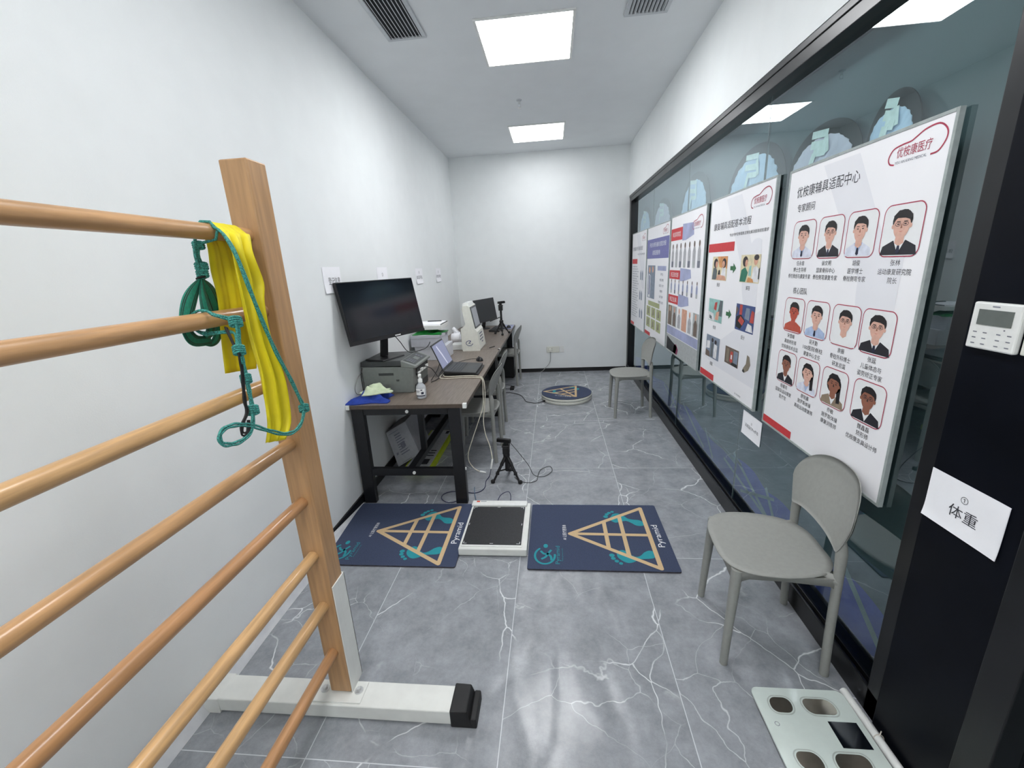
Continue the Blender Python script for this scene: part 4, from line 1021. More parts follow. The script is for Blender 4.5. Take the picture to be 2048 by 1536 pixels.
mb = MB().box((x0+.125, y0-.0005, .878), (x0+.235, y0+.003, .896)); build('hand_recess', mb, M_dark_pr, t)
mb = MB()
for k in range(3): mb.box((x0+.252+k*.008, y0-.0014, ZD+.090), (x0+.256+k*.008, y0-.0002, ZD+.103))
build('badge', mb, M_dark_pr, t)
# large monitor standing on the printer
S = 1.15; yaw, tilt = 1.144, .190
cen = CAM+(Vector((-1.038, 2.55, 1.374))-CAM)*S
rt = Vector((math.cos(yaw), math.sin(yaw), 0)); nn = Vector((math.sin(yaw), -math.cos(yaw), 0))
up = Vector((0, 0, 1))*math.cos(tilt)-nn*math.sin(tilt); fn = nn*math.cos(tilt)+Vector((0, 0, 1))*math.sin(tilt)
W, H = .61*S, .36*S
basep = Vector((cen.x-nn.x*.055, cen.y-nn.y*.055, .985))
t = thing('monitor', tuple(basep), 'large black monitor tilted back on top of the printer', 'monitor')
def slab(mb, cx, cy, w, h, d0, d1, mi=0, o=cen, R=rt, U=up, Nn=fn):
    q = lambda a, b, d: o+R*(cx+a*w/2)+U*(cy+b*h/2)+Nn*d
    mb.hexa([q(-1, -1, d0), q(1, -1, d0), q(1, 1, d0), q(-1, 1, d0)], [q(-1, -1, d1), q(1, -1, d1), q(1, 1, d1), q(-1, 1, d1)], mi)
mb = MB(); slab(mb, 0, 0, W, H, -.028, 0); slab(mb, 0, -.02, W*.5, H*.55, -.05, -.028); build('casing', mb, M_black_pl, t, bevel=.003)
mb = MB(); slab(mb, 0, .011, W-.012, H-.034, .0002, .0012); build('screen', mb, M_screen, t)
mb = MB(); slab(mb, 0, -H/2+.010, W, .019, .0002, .0022); build('chin', mb, M_black_pl, t)
mb = MB(); slab(mb, .06, -H/2+.011, .055, .007, .0022, .0030); build('badge', mb, M_white_pl, t)
nk = basep+Vector((nn.x*-.01, nn.y*-.01, 0)); nt_ = cen+up*(-.10)-fn*.045
mb = MB(); mb.hexa([nk-rt*.03+Vector((0, 0, .012))-nn*.012, nk+rt*.03+Vector((0, 0, .012))-nn*.012, nk+rt*.03+Vector((0, 0, .012))+nn*.012, nk-rt*.03+Vector((0, 0, .012))+nn*.012],
                   [nt_-rt*.03-nn*.010, nt_+rt*.03-nn*.010, nt_+rt*.03+nn*.010, nt_-rt*.03+nn*.010]); build('neck', mb, M_black_pl, t, bevel=.003)
mb = MB(); q = lambda a, b, z: nk+rt*a+nn*b+Vector((0, 0, z))
mb.hexa([q(-.13, -.06, 0), q(.13, -.06, 0), q(.11, .10, 0), q(-.11, .10, 0)], [q(-.125, -.055, .010), q(.125, -.055, .010), q(.105, .095, .008), q(-.105, .095, .008)]); build('stand_base', mb, M_black_pl, t, bevel=.002)

# hand sanitiser
t = thing('sanitiser_bottle', (-.918, 2.712, ZD), 'clear hand sanitiser spray bottle with white cap in front of the printer', 'bottle')
M_clear = pm('clear plastic', (236, 240, 244), .15, var=.01); M_clear.node_tree.nodes['Principled BSDF'].inputs['Alpha'].default_value = .38
c = (-.918, 2.712, ZD)
build('bottle_body', MB().lathe([(.030, .001), (.034, .004), (.034, .075), (.030, .088), (.018, .102), (.0125, .110), (.0125, .118)], c, 28), M_clear, t)
build('gel', MB().lathe([(.029, .003), (.0325, .006), (.0325, .052), (.0325, .053)], c, 28), pm('clear gel', (226, 234, 240), .2, var=.02), t)
build('spray_cap', MB().lathe([(.015, .112), (.015, .134), (.010, .136), (.009, .150), (.011, .152), (.011, .168), (.008, .170)], c, 24), M_white_pl, t)
mb = MB().box((c[0]-.004, c[1]-.024, ZD+.154), (c[0]+.004, c[1]-.004, ZD+.162)); build('nozzle', mb, M_white_pl, t)
mb = MB(); P = lambda r: [[(c[0]+r*math.cos(a), c[1]+r*math.sin(a), ZD+z) for a in [math.radians(-150+120*i/16) for i in range(17)]] for z in (.020, .072)]
mb.grid(P(.0346), 0)
P2 = lambda a0, a1, z0, z1, mi: mb.grid([[(c[0]+.0350*math.cos(a), c[1]+.0350*math.sin(a), ZD+z) for a in [math.radians(a0+(a1-a0)*i/8) for i in range(9)]] for z in (z0, z1)], mi)
P2(-150, -30, .020, .027, 1); P2(-75, -45, .034, .050, 1); P2(-140, -90, .056, .060, 2); P2(-140, -95, .048, .051, 2); P2(-80, -60, .060, .067, 1)
build('label', mb, [M_whiteprint, M_tie, M_ink2], t)

# folded cloths at the desk corner
def crumple(name, cx, cy, w, d, h, m, label, seed, z0=ZD+.001, rz=0.0):
    mb = MB(); n = 22; rr = random.Random(seed); ph = [rr.uniform(0, 6) for _ in range(8)]
    rows = []
    for i in range(n+1):
        row = []
        for j in range(n+1):
            u, v = -1+2*i/n, -1+2*j/n
            e = max(0, 1-max(abs(u), abs(v))**3)
            z = h*(.45+.30*math.sin(3.1*u+ph[0]+1.2*math.sin(2.3*v+ph[1]))+.22*math.sin(5.3*v+ph[2]+u*2))*e+.004
            z += h*(.10*math.sin(9*u+ph[4]+4*v)+.08*math.sin(13*v-7*u+ph[5]))*e
            w_ = 1+.13*math.sin(4*math.atan2(v, u)+ph[3])
            x, y = u*w/2*w_, v*d/2*w_
            row.append((cx+x*math.cos(rz)-y*math.sin(rz), cy+x*math.sin(rz)+y*math.cos(rz), z0+max(.003, z)))
        rows.append(row)
    mb.grid(rows); bt = [[(p[0], p[1], z0) for p in r] for r in rows]; mb.grid([list(reversed(r)) for r in bt])
    for a, b in ((rows[0], bt[0]), (bt[-1], rows[-1])): mb.grid([a, b])
    mb.grid([[r[0] for r in bt], [r[0] for r in rows]]); mb.grid([[r[-1] for r in rows], [r[-1] for r in bt]])
    o = build(name, mb, m, at=(cx, cy, z0), merge=True); return tag(o, label, 'cloth')
crumple('folded_cloth', -1.275, 2.675, .27, .18, .072, pm('royal blue cloth', (26, 58, 150), .8, var=.1, scale=30, bump=.2, bscale=60), 'crumpled royal blue cloth on the near left corner of the desk', 3, rz=.1)
crumple('folded_cloth', -1.235, 2.705, .20, .12, .062, pm('pale green cloth', (206, 218, 186), .85, var=.05, scale=30, bump=.2, bscale=60), 'crumpled pale green cloth lying on the blue cloth', 11, z0=ZD+.048, rz=.35)

# laptop on its riser
t = thing('laptop', (-.775, 3.47, ZD), 'open black laptop tilted up on a black riser at the desk edge', 'laptop')
hx, fx, ya, yb = -.905, -.640, 3.285, 3.640
mb = MB().hexa([(hx-.01, ya+.01, ZD), (fx+.01, ya+.01, ZD), (fx+.01, yb-.01, ZD), (hx-.01, yb-.01, ZD)], [(hx-.01, ya+.01, ZD+.026), (fx+.02, ya+.01, ZD+.012), (fx+.02, yb-.01, ZD+.012), (hx-.01, yb-.01, ZD+.026)])
build('riser', mb, M_black_pl, t, bevel=.003)
zb0, zb1 = ZD+.027, ZD+.014
mb = MB().hexa([(hx, ya, zb0), (fx, ya, zb1), (fx, yb, zb1), (hx, yb, zb0)], [(hx, ya, zb0+.018), (fx, ya, zb1+.014), (fx, yb, zb1+.014), (hx, yb, zb0+.018)])
M_lap = pm('charcoal laptop shell', (48, 49, 51), .4, var=.05); M_key = pm('laptop keys', (70, 73, 76), .5)
build('base', mb, M_lap, t, bevel=.002)
dk = lambda u, v, o=.0004: (hx+u, ya+v, zb0+.018+(zb1+.014-zb0-.018)*u/(fx-hx)+o)
mb = MB()
for r in range(5):
    for k in range(14):
        u, v = .030+r*.022, .022+k*.0225
        mb.hexa([dk(u, v, .0002), dk(u+.017, v, .0002), dk(u+.017, v+.018, .0002), dk(u, v+.018, .0002)], [dk(u, v, .002), dk(u+.017, v, .002), dk(u+.017, v+.018, .002), dk(u, v+.018, .002)])
build('keyboard', mb, M_key, t)
mb = MB().poly([dk(.165, .12), dk(.245, .12), dk(.245, .235), dk(.165, .235)]); mb.poly([dk(.225, .30), dk(.24, .30), dk(.24, .315), dk(.225, .315)])
build('touchpad', mb, M_key, t)
lean = math.radians(22); sv = Vector((-math.sin(lean), 0, math.cos(lean))); sn = Vector((math.cos(lean), 0, math.sin(lean))); so = Vector((hx, 0, zb0+.016))
mb = MB(); q = lambda y, h, d: Vector((0, y, 0))+so+sv*h+sn*d
mb.hexa([q(ya, 0, -.006), q(ya, 0, .001), q(yb, 0, .001), q(yb, 0, -.006)], [q(ya, .235, -.006), q(ya, .235, .001), q(yb, .235, .001), q(yb, .235, -.006)])
build('lid', mb, M_lap, t, bevel=.002)
M_lapscr = emit('dim laptop screen', (118, 122, 146), 0.28)
mb = MB().poly([q(ya+.010, .022, .0015), q(yb-.010, .022, .0015), q(yb-.010, .222, .0015), q(ya+.010, .222, .0015)])
build('screen', mb, M_lapscr, t)
mb = MB().poly([q(ya+.10, .20, .002), q(ya+.12, .21, .002), q(ya+.17, .12, .002), q(ya+.20, .03, .002), q(ya+.18, .03, .002), q(ya+.14, .12, .002)])
build('screen_picture', mb, emit('pale screen shape', (176, 178, 192), 0.30), t)

# mouse
def mouse(x, y, rz, label):
    t = thing('computer_mouse', (x, y, ZD), label, 'mouse'); mb = MB(); rows = []
    for i in range(13):
        a = i/12*math.pi; cx = -math.cos(a)*.056; w = .031*math.sin(a)**.6+.001; h = .034*math.sin(a)**.7*(1+.2*math.cos(a))+.001
        rows.append([(x+cx*math.cos(rz)-w*math.cos(b)*math.sin(rz), y+cx*math.sin(rz)+w*math.cos(b)*math.cos(rz), ZD+.001+h*math.sin(b)) for b in [math.pi*k/12 for k in range(13)]])
    mb.grid(rows); mb.grid([[r[-1] for r in rows], [r[0] for r in rows]])
    build('shell', mb, M_black_pl, t, merge=True)
    mb = MB().tube([(x+.028*math.cos(rz), y+.028*math.sin(rz), ZD+.026+.007), (x+.040*math.cos(rz), y+.040*math.sin(rz), ZD+.021+.006)], .004, n=8); build('wheel', mb, M_rubber, t)
    return t
t = mouse(-.708, 3.87, math.pi*.62, 'black mouse on the desk just beyond the laptop')
pts = [(-.74, 3.92, ZD+.008), (-.80, 3.93, ZD+.004), (-.86, 3.86, ZD+.006), (-.90, 3.80, ZD+.004)]
build('lead', MB().tube(smooth_path(pts), .002, n=6), M_cable_k, t)

# white scanner terminal
t = thing('scanner_terminal', (-.86, 4.53, ZD), 'white upright scanner terminal with a tall grey screen on the desk', 'scanner')
ya, yb = 4.345, 4.715
prof = [(-.965, 0), (-.782, 0), (-.778, .018), (-.800, .200), (-.826, .235), (-.868, .462), (-.885, .475), (-.935, .470), (-.945, .44), (-.930, .34), (-.918, .29), (-.935, .265), (-.972, .240), (-.972, .02)]
build('body', MB().prism([(x, ya, ZD+z) for x, z in prof], (0, yb-ya, 0)), M_offwhite, t, bevel=.006)
fa = lambda f, y, o: (-.826+(-.868+.826)*f+o, y, ZD+.235+(.462-.235)*f)
mb = MB().hexa([fa(-.02, ya+.035, .0), fa(-.02, yb-.035, .0), fa(.98, yb-.035, .0), fa(.98, ya+.035, .0)], [fa(-.02, ya+.035, .008), fa(-.02, yb-.035, .008), fa(.98, yb-.035, .008), fa(.98, ya+.035, .008)])
build('screen_bezel', mb, pm('dark grey bezel', (70, 72, 74), .4), t, bevel=.002)
build('screen', MB().poly([fa(.06, ya+.05, .0088), fa(.06, yb-.05, .0088), fa(.90, yb-.05, .0088), fa(.90, ya+.05, .0088)]), pm('pale grey screen', (164, 166, 172), .35, var=.02), t)
build('head', MB().prism([(-.872, ya+.05, ZD+.462), (-.888, ya+.05, ZD+.505), (-.945, ya+.05, ZD+.498), (-.948, ya+.05, ZD+.44)], (0, yb-ya-.10, 0)), M_white_pl, t, bevel=.008)
mb = MB(); lo = lambda f, v, o=.0012: (-.778+(-.800+.778)*f+o, ya+v, ZD+.018+.182*f)
for k, (a, b) in enumerate(((.10, .27), (.10, .27), (.08, .29), (.16, .24))): mb.poly([lo(.78-k*.17, a), lo(.78-k*.17, b), lo(.86-k*.17, b), lo(.86-k*.17, a)])
build('front_print', mb, M_ink2, t)
mb = MB(); sp = lambda u, v: (-.890+u, ya-.0012, ZD+.085+v)
ring(mb, sp, [(.036*math.cos(a), .026*math.sin(a)) for a in [math.radians(60+290*i/20) for i in range(21)]], .006, 0, closed=False)
mb.poly([sp(-.012, -.008), sp(-.004, .008), sp(.004, .010), sp(.012, -.008), sp(.006, -.008), sp(0, .002), sp(-.006, -.008)], 0); ell(mb, sp, .010, .016, .006, .006, 0, 12)
put_text(mb, 'Pyramid', sp, 0, -.036, .009, 1, width=.045)
build('logo_print', mb, [pm('navy logo print', (36, 50, 104), .5), M_ink2], t)

# white boxes and papers behind the laptop
def carton(name, a, b, label, m, cat='box', seam=True):
    c = ((a[0]+b[0])/2, (a[1]+b[1])/2, a[2]); t = thing(name, c, label, cat)
    build('box_body', MB().box(a, b), m, t, bevel=.003)
    build('box_lid', MB().box((a[0]-.002, a[1]-.002, b[2]-.028), (b[0]+.002, b[1]+.002, b[2]+.001)), m, t, bevel=.002)
    return t
M_carton = pm('white carton', (206, 208, 214), .7, var=.02); M_carton2 = pm('grey white carton', (190, 192, 200), .7, var=.02)
carton('document_box', (-1.345, 3.93, ZD+.001), (-1.045, 4.24, ZD+.135), 'white carton at the bottom of the stack behind the laptop', M_carton)
carton('document_box', (-1.375, 3.915, ZD+.137), (-1.085, 4.23, ZD+.246), 'pale grey carton in the middle of the stack behind the laptop', M_carton2)
o = crumple('plastic_bag', -1.215, 4.07, .27, .26, .045, pm('green plastic bag', (34, 132, 58), .35, var=.15, scale=25), 'flattened green bag on the carton behind the large monitor', 5, z0=ZD+.2485); o['category'] = 'bag'
t = thing('file_tray', (-1.20, 4.10, ZD+.296), 'white file tray with a black clip lying on the green bag', 'tray')
za = ZD+.296
build('tray_body', MB().box((-1.345, 3.95, za), (-1.075, 4.25, za+.040)), M_white_pl, t, bevel=.003)
build('paper_stack', MB().box((-1.335, 3.965, za+.0402), (-1.09, 4.235, za+.050)), M_paper, t)
mb = MB().box((-1.27, 4.19, za+.0502), (-1.13, 4.206, za+.058)); mb.box((-1.082, 3.97, za+.0405), (-1.078, 4.24, za+.047)); build('clip', mb, M_black_pl, t)
carton('small_box', (-1.115, 4.43, ZD+.001), (-.985, 4.60, ZD+.056), 'small white box between the carton stack and the scanner terminal', M_white_pl)
t = thing('tissue_roll', (-1.16, 4.90, ZD), 'white tissue roll with a torn upright sheet beyond the small white box', 'tissue roll')
c = (-1.16, 4.90)
mb = MB(); R = .056; zc = ZD+R+.0005
mb.grid([[(c[0]+dx, c[1]+r*math.cos(a), zc+r*math.sin(a)) for a in [2*math.pi*k/24 for k in range(24)]] for dx, r in ((.05, .02), (.05, R), (-.05, R), (-.05, .02), (.05, .02))], closed_u=True)
build('roll', mb, M_paper, t)
mb = MB(); mb.grid([[(c[0]-.04+.08*j/6+.01*math.sin(i), c[1]+.02+.012*math.sin(j+i), zc+R*.8+.085*i/5*(1-.5*abs(j-2)/4)) for j in range(7)] for i in range(6)]); build('torn_sheet', mb, M_paper, t, solid=.001)
o = build('paper_slip', MB().box((-1.10, 4.95, ZD+.0005), (-.99, 5.10, ZD+.004)), pm('pale blue slip', (170, 186, 222), .7), at=(-1.05, 5.02, ZD)); tag(o, 'pale blue slip of paper behind the scanner terminal', 'paper')
pen = MB().tube([(-.70, 4.47, ZD+.005), (-.655, 4.56, ZD+.005)], .0042, n=8); o = build('marker_pen', pen, M_black_pl, at=(-.68, 4.51, ZD)); tag(o, 'short black pen lying beside the scanner terminal', 'pen')
kb = MB().tube([(-.590, 4.375, ZD+.010), (-.590, 4.375, ZD+.001)], [.006, .009], n=12); o = build('cable_grommet', kb, M_black_pl, at=(-.59, 4.375, ZD)); tag(o, 'small black knob on the desk edge at the joint of the two desks', 'knob')

# second monitor, tripod, keyboard, booklet
yaw2, tilt2 = 1.17, .16
rt2 = Vector((math.cos(yaw2), math.sin(yaw2), 0)); nn2 = Vector((math.sin(yaw2), -math.cos(yaw2), 0))
up2 = Vector((0, 0, 1))*math.cos(tilt2)-nn2*math.sin(tilt2); fn2 = nn2*math.cos(tilt2)+Vector((0, 0, 1))*math.sin(tilt2)
cen2 = Vector((-.955, 5.98, ZD+.265)); W2_, H2_ = .54, .32
bp = Vector((cen2.x-nn2.x*.06, cen2.y-nn2.y*.06, ZD))
t = thing('monitor', tuple(bp), 'smaller black monitor at the far end of the second desk', 'monitor')
kw = dict(o=cen2, R=rt2, U=up2, Nn=fn2)
mb = MB(); slab(mb, 0, 0, W2_, H2_, -.03, 0, **kw); build('casing', mb, M_black_pl, t, bevel=.003)
mb = MB(); slab(mb, 0, .008, W2_-.014, H2_-.03, .0003, .0015, **kw); build('screen', mb, M_screen, t)
mb = MB(); nt2 = cen2-up2*.08-fn2*.035
mb.hexa([bp-rt2*.03-nn2*.012+Vector((0, 0, .01)), bp+rt2*.03-nn2*.012+Vector((0, 0, .01)), bp+rt2*.03+nn2*.012+Vector((0, 0, .01)), bp-rt2*.03+nn2*.012+Vector((0, 0, .01))], [nt2-rt2*.03-nn2*.01, nt2+rt2*.03-nn2*.01, nt2+rt2*.03+nn2*.01, nt2-rt2*.03+nn2*.01]); build('neck', mb, M_black_pl, t)
build('stand_base', MB().lathe([(.10, .0005), (.10, .008), (.085, .012)], tuple(bp), 28), M_black_pl, t)
t = thing('keyboard', (-.80, 5.86, ZD), 'black keyboard in front of the far monitor', 'keyboard')
build('case', MB().hexa([(-.88, 5.66, ZD+.0005), (-.735, 5.63, ZD+.0005), (-.70, 6.05, ZD+.0005), (-.845, 6.07, ZD+.0005)], [(-.88, 5.66, ZD+.024), (-.735, 5.63, ZD+.014), (-.70, 6.05, ZD+.014), (-.845, 6.07, ZD+.024)]), M_black_pl, t, bevel=.002)
mb = MB()
for r in range(5):
    for k in range(15):
        u, v = (r+.25)/5.4, (k+.4)/15.6; x = -.88+.145*u+.035*v; y = 5.66-.03*u+.41*v; z = ZD+.0245-.010*u
        mb.box((x, y, z), (x+.018, y+.019, z+.003))
build('keys', mb, M_lap, t)
mouse(-.64, 5.98, 1.7, 'black mouse on the blue booklet at the far end of the desk').location.z = ZD+.006
M_booklet = pm('blue booklet cover', (54, 66, 140), .5, col2=(200, 206, 226), scale=26)
o = build('booklet', MB().box((-.72, 5.88, ZD+.0005), (-.585, 6.28, ZD+.005)), M_booklet, at=(-.65, 6.08, ZD), bevel=.001); tag(o, 'blue and white booklet at the far corner of the second desk', 'booklet')
def tripod(base, feet, hub_z, top_z, cam_dir, label, handle=False, name='tripod', g=1.4):
    B = Vector(base); t = thing(name, tuple(B), label, 'tripod')
    hub = B+Vector((0, 0, hub_z))
    for f in feet:
        F = Vector(f); d = (hub-F)
        P = [F, F+d*.30, F+d*.30, F+d*.62, F+d*.62, F+d]
        mb = MB().tube([F+d*.02, F+d*.36], .0062*g, n=10); mb.tube([F+d*.30, F+d*.68], .0080*g, n=10); mb.tube([F+d*.62, F+d*.98], .0098*g, n=10)
        for q in (.34, .66): mb.box(tuple(F+d*q-Vector((.013, .013, .009))), tuple(F+d*q+Vector((.013, .013, .009))))
        lg = build('leg', mb, M_black_pl, t)
        build('rubber_foot', MB().lathe([(.011, 0), (.016, .004), (.016, .020), (.010, .026)], tuple(F-Vector((0, 0, .0))), 14), M_rubber, lg)
        c0 = F+d*.42; c1 = B+Vector((0, 0, hub_z*.40)); build('spreader', MB().tube([c0, c1], .0058, n=8), M_black_pl, t)
    build('centre_column', MB().tube([B+Vector((0, 0, hub_z*.34)), B+Vector((0, 0, hub_z+.045))], .0155, n=14), M_black_pl, t)
    mb = MB().lathe([(.016, -.02), (.026, -.012), (.026, .010), (.020, .016)], tuple(hub), 20); build('hub', mb, M_black_pl, t)
    h = B+Vector((0, 0, hub_z+.045)); T = B+Vector((0, 0, top_z))
    mb = MB().tube([h-Vector((0, 0, .01)), T-Vector((0, 0, .085))], .014, n=12); mb.box(tuple(T-Vector((.026, .028, .095))), tuple(T+Vector((.026, .028, -.042)))); mb.box(tuple(T-Vector((.030, .030, .040))), tuple(T+Vector((.030, .030, -.026)))); build('pan_head', mb, M_black_pl, t, bevel=.004)
    if handle: build('pan_handle', MB().tube([h+Vector((-.01, 0, .01)), h+Vector((-.14, -.06, -.03))], [.005, .008], n=10), M_black_pl, t)
    d = Vector(cam_dir).normalized(); s = Vector((-d.y, d.x, 0))
    return t, T, d, s
def webcam(T, d, s, label):
    t = thing('webcam', tuple(T-Vector((0, 0, .026))), label, 'webcam')
    a = Vector((0, 0, -.0255)); mb = MB(); q = lambda u, v, z: T+s*u+d*v+Vector((0, 0, z))
    mb.hexa([q(-.018, -.015, -.0255), q(.018, -.015, -.0255), q(.018, .012, -.0255), q(-.018, .012, -.0255)], [q(-.014, -.012, -.008), q(.014, -.012, -.008), q(.014, .010, -.008), q(-.014, .010, -.008)]); build('mount', mb, M_black_pl, t, bevel=.002)
    mb = MB().hexa([q(-.040, -.016, -.008), q(.072, -.016, -.008), q(.072, .016, -.008), q(-.040, .016, -.008)], [q(-.038, -.015, .022), q(.070, -.015, .022), q(.070, .015, .022), q(-.038, .015, .022)]); build('camera_bar', mb, M_black_pl, t, bevel=.005)
    mb = MB().tube([q(.016, .014, .007), q(.016, .020, .007)], .010, n=16); build('lens', mb, M_screen, t)
    return t
fz = [(-.490, 2.875, 0), (-.280, 2.868, 0), (-.378, 3.075, 0)]
_, T, d, s = tripod((-.383, 2.945, 0), fz, .205, .312, (.3, 1, 0), 'small black tripod on the floor beyond the white weighing plate')
wc = webcam(T, d, s, 'black webcam on the small floor tripod')
pts = [tuple(T+Vector((.03, .0, -.005))), (-.29, 2.98, .20), (-.22, 2.99, .09), (-.18, 2.98, .012), (-.10, 2.97, .006), (-.04, 3.06, .006), (-.06, 3.14, .006), (-.13, 3.08, .007), (-.15, 2.98, .006), (-.16, 2.90, .006), (-.22, 2.87, .006), (-.29, 2.90, .006), (-.33, 2.96, .006)]
build('lead', MB().tube(smooth_path(pts), .0024, n=6), M_cable_k, wc)
feet2 = [(-.765, 5.47, ZD), (-.655, 5.33, ZD), (-.585, 5.50, ZD)]
_, T, d, s = tripod((-.675, 5.45, ZD), feet2, .165, .400, (.75, -.65, 0), 'black camera tripod standing on the second desk', handle=True, g=1.25)
webcam(T+Vector((0, 0, .0)), d, s, 'black webcam on top of the desk tripod')

# ------------------------------------------------------------------ things under the desk
t = thing('leaning_carton', (-1.27, 3.20, 0), 'white printed carton leaning against the wall under the near desk', 'box')
A = [ony(765, 866, 3.10), ony(810, 843, 3.10), ony(840, 907, 3.10), ony(797, 934, 3.10)]
A = [Vector((max(p.x, -1.385), p.y, p.z)) for p in A]
tl, tr, br, bl = A; tl = bl+(tl-bl); e = Vector((.0, .30, .0))
mb = MB().hexa([bl, br, br+e, bl+e], [tl, tr, tr+e, tl+e]); build('box_body', mb, pm('printed white carton', (168, 170, 176), .75, var=.03), t, bevel=.002)
fq = lambda u, v: (bl+(br-bl)*u+(tl+(tr-tl)*u-(bl+(br-bl)*u))*v)+Vector((0, -.0012, 0))
mb = MB(); rr = random.Random(4)
for k in range(9): 
    v = .80-k*.07; mb.poly([fq(.30, v), fq(.30+rr.uniform(.25, .42), v), fq(.30+rr.uniform(.25, .42), v+.03), fq(.30, v+.03)])
for u, v, w, h in ((.42, .40, .20, .16), (.12, .30, .09, .06), (.25, .03, .4, .015), (.08, .90, .5, .012)): mb.poly([fq(u, v), fq(u+w, v), fq(u+w, v+h), fq(u, v+h)])
build('box_print', mb, M_ink2, t)
mb = MB().hexa([tl+Vector((0, 0, .001)), tr+Vector((0, 0, .001)), tr+e+Vector((0, 0, .001)), tl+e+Vector((0, 0, .001))], [tl+Vector((.0, 0, .003)), tr+Vector((.0, 0, .003)), tr+e+Vector((0, 0, .003)), tl+e+Vector((0, 0, .003))]); build('box_flap', mb, pm('brown grey card', (120, 116, 116), .8), t)
t = thing('keyboard_box', (-1.13, 3.45, 0), 'long flat white and lime packaging box on the floor under the near desk', 'box')
M_lime = pm('lime card', (186, 204, 40), .6, var=.06); M_boxw = pm('white glossy card', (196, 198, 200), .4)
build('box_body', MB().box((-1.245, 3.00, .001), (-1.015, 3.86, .046)), M_lime, t, bevel=.002)
mb = MB().poly([(-1.232, 3.06, .0472), (-1.036, 3.06, .0472), (-1.036, 3.85, .0472), (-1.232, 3.85, .0472)], 0)
for a, b, c_, d_ in ((-1.15, 3.10, -1.07, 3.20), (-1.12, 3.26, -1.06, 3.28), (-1.12, 3.31, -1.06, 3.33), (-1.11, 3.36, -1.06, 3.38), (-1.08, 3.76, -1.05, 3.83)): mb.poly([(a, b, .0476), (c_, b, .0476), (c_, d_, .0476), (a, d_, .0476)], 1)
build('box_print', mb, [M_boxw, M_ink], t)
t = thing('computer_tower', (-.71, 6.13, 0), 'black computer tower under the far end of the second desk', 'computer')
build('case', MB().box((-.81, 6.000, .012), (-.600, 6.235, .42)), M_black_pl, t, bevel=.004)
build('front_bezel', MB().box((-.599, 6.005, .02), (-.591, 6.23, .412)), M_black_met, t, bevel=.002)
mb = MB()
for x in (-.80, -.635):
    for y in (6.005, 6.20): mb.box((x, y, 0), (x+.025, y+.025, .012))
build('feet', mb, M_rubber, t)

# ------------------------------------------------------------------ cables
def cable(name, pts, r, m, label, cat='cable', group=None, ends=()):
    P = smooth_path(pts, 8); mid = P[len(P)//2]
    t = thing(name, tuple(mid), label, cat, group)
    build('sheath', MB().tube(P, r, n=8), m, t)
    for a, b, w, mm in ends:
        build('connector', MB().tube([Vector(a), Vector(a).lerp(Vector(b), .6), Vector(b)], [w, w, w*.6], n=10), mm, t)
    return t
def hang(*pts): return [tuple(ony(x, y, Y)) for x, y, Y in pts]
cable('white_cable', [(-.93, 3.36, ZD+.010), (-.93, 3.24, ZD+.006), (-.88, 3.20, ZD+.005), (-.72, 3.22, ZD+.005), (-.61, 3.20, ZD+.006), (-.570, 3.17, ZD-.006)]+hang((966, 785, 3.14), (966, 812, 3.11), (957, 842, 3.07), (945, 878, 3.03), (937, 905, 2.99), (938, 922, 2.97), (948, 936, 2.96), (960, 943, 2.955)), .0036, M_cable_w,
      'ivory cable hanging from the desk edge in the wider loop', 'cable', 'ivory cables over the desk edge', [(tuple(ony(960, 943, 2.955)), tuple(ony(972, 945, 2.95)), .007, M_white_pl)])
cable('white_cable', [(-.91, 3.36, ZD+.012), (-.905, 3.27, ZD+.012), (-.86, 3.24, ZD+.011), (-.72, 3.25, ZD+.011), (-.62, 3.23, ZD+.012), (-.566, 3.19, ZD-.004)]+hang((970, 785, 3.16), (969, 815, 3.13), (967, 842, 3.10), (971, 868, 3.06), (980, 893, 3.02), (985, 918, 2.97)), .0036, M_cable_w,
      'ivory cable hanging from the desk edge down to the floor tripod', 'cable', 'ivory cables over the desk edge', [(tuple(ony(985, 918, 2.97)), tuple(ony(982, 938, 2.93)), .0075, M_white_pl)])
def fl(*pts, z=.005): return [tuple(onz(x, y, z)) for x, y in pts]
cable('blue_cable', [tuple(ony(982, 938, 2.93)), tuple(onz(979, 952, .012))]+fl((972, 962), (970, 974), (962, 982), (948, 986), (930, 984), (905, 983), (888, 988), (883, 996), (890, 1003), (902, 1005), (915, 1001), (924, 994)), .0028, M_cable_b, 'navy cable looping on the floor round the right leg of the near desk')
cable('navy_lead', [(-.40, 2.527, .014), (-.42, 2.58, .006), (-.40, 2.64, .035), (-.345, 2.66, .05), (-.325, 2.60, .03), (-.335, 2.527, .014)], .0026, M_cable_b, 'short navy lead looping behind the white weighing plate')
cable('teal_lead', [(-.545, 2.527, .014), (-.57, 2.60, .006), (-.60, 2.70, .006), (-.62, 2.80, .006)], .0026, pm('slate blue cable', (66, 100, 130), .5), 'slate blue lead from the weighing plate to the desk leg')
bc = [[(-.985, 3.05, ZD+.15), (-.955, 3.12, ZD+.11), (-.94, 3.18, ZD+.05), (-.95, 3.26, ZD+.01), (-.97, 3.40, ZD+.008)],
      [(-.975, 3.15, ZD+.008), (-.95, 3.25, ZD+.06), (-.955, 3.40, ZD+.10), (-.965, 3.56, ZD+.05), (-.975, 3.66, ZD+.008)],
      [(-.96, 3.10, ZD+.006), (-.93, 3.20, ZD+.008), (-.955, 3.33, ZD+.012), (-.98, 3.55, ZD+.008), (-1.0, 3.75, ZD+.006)]]
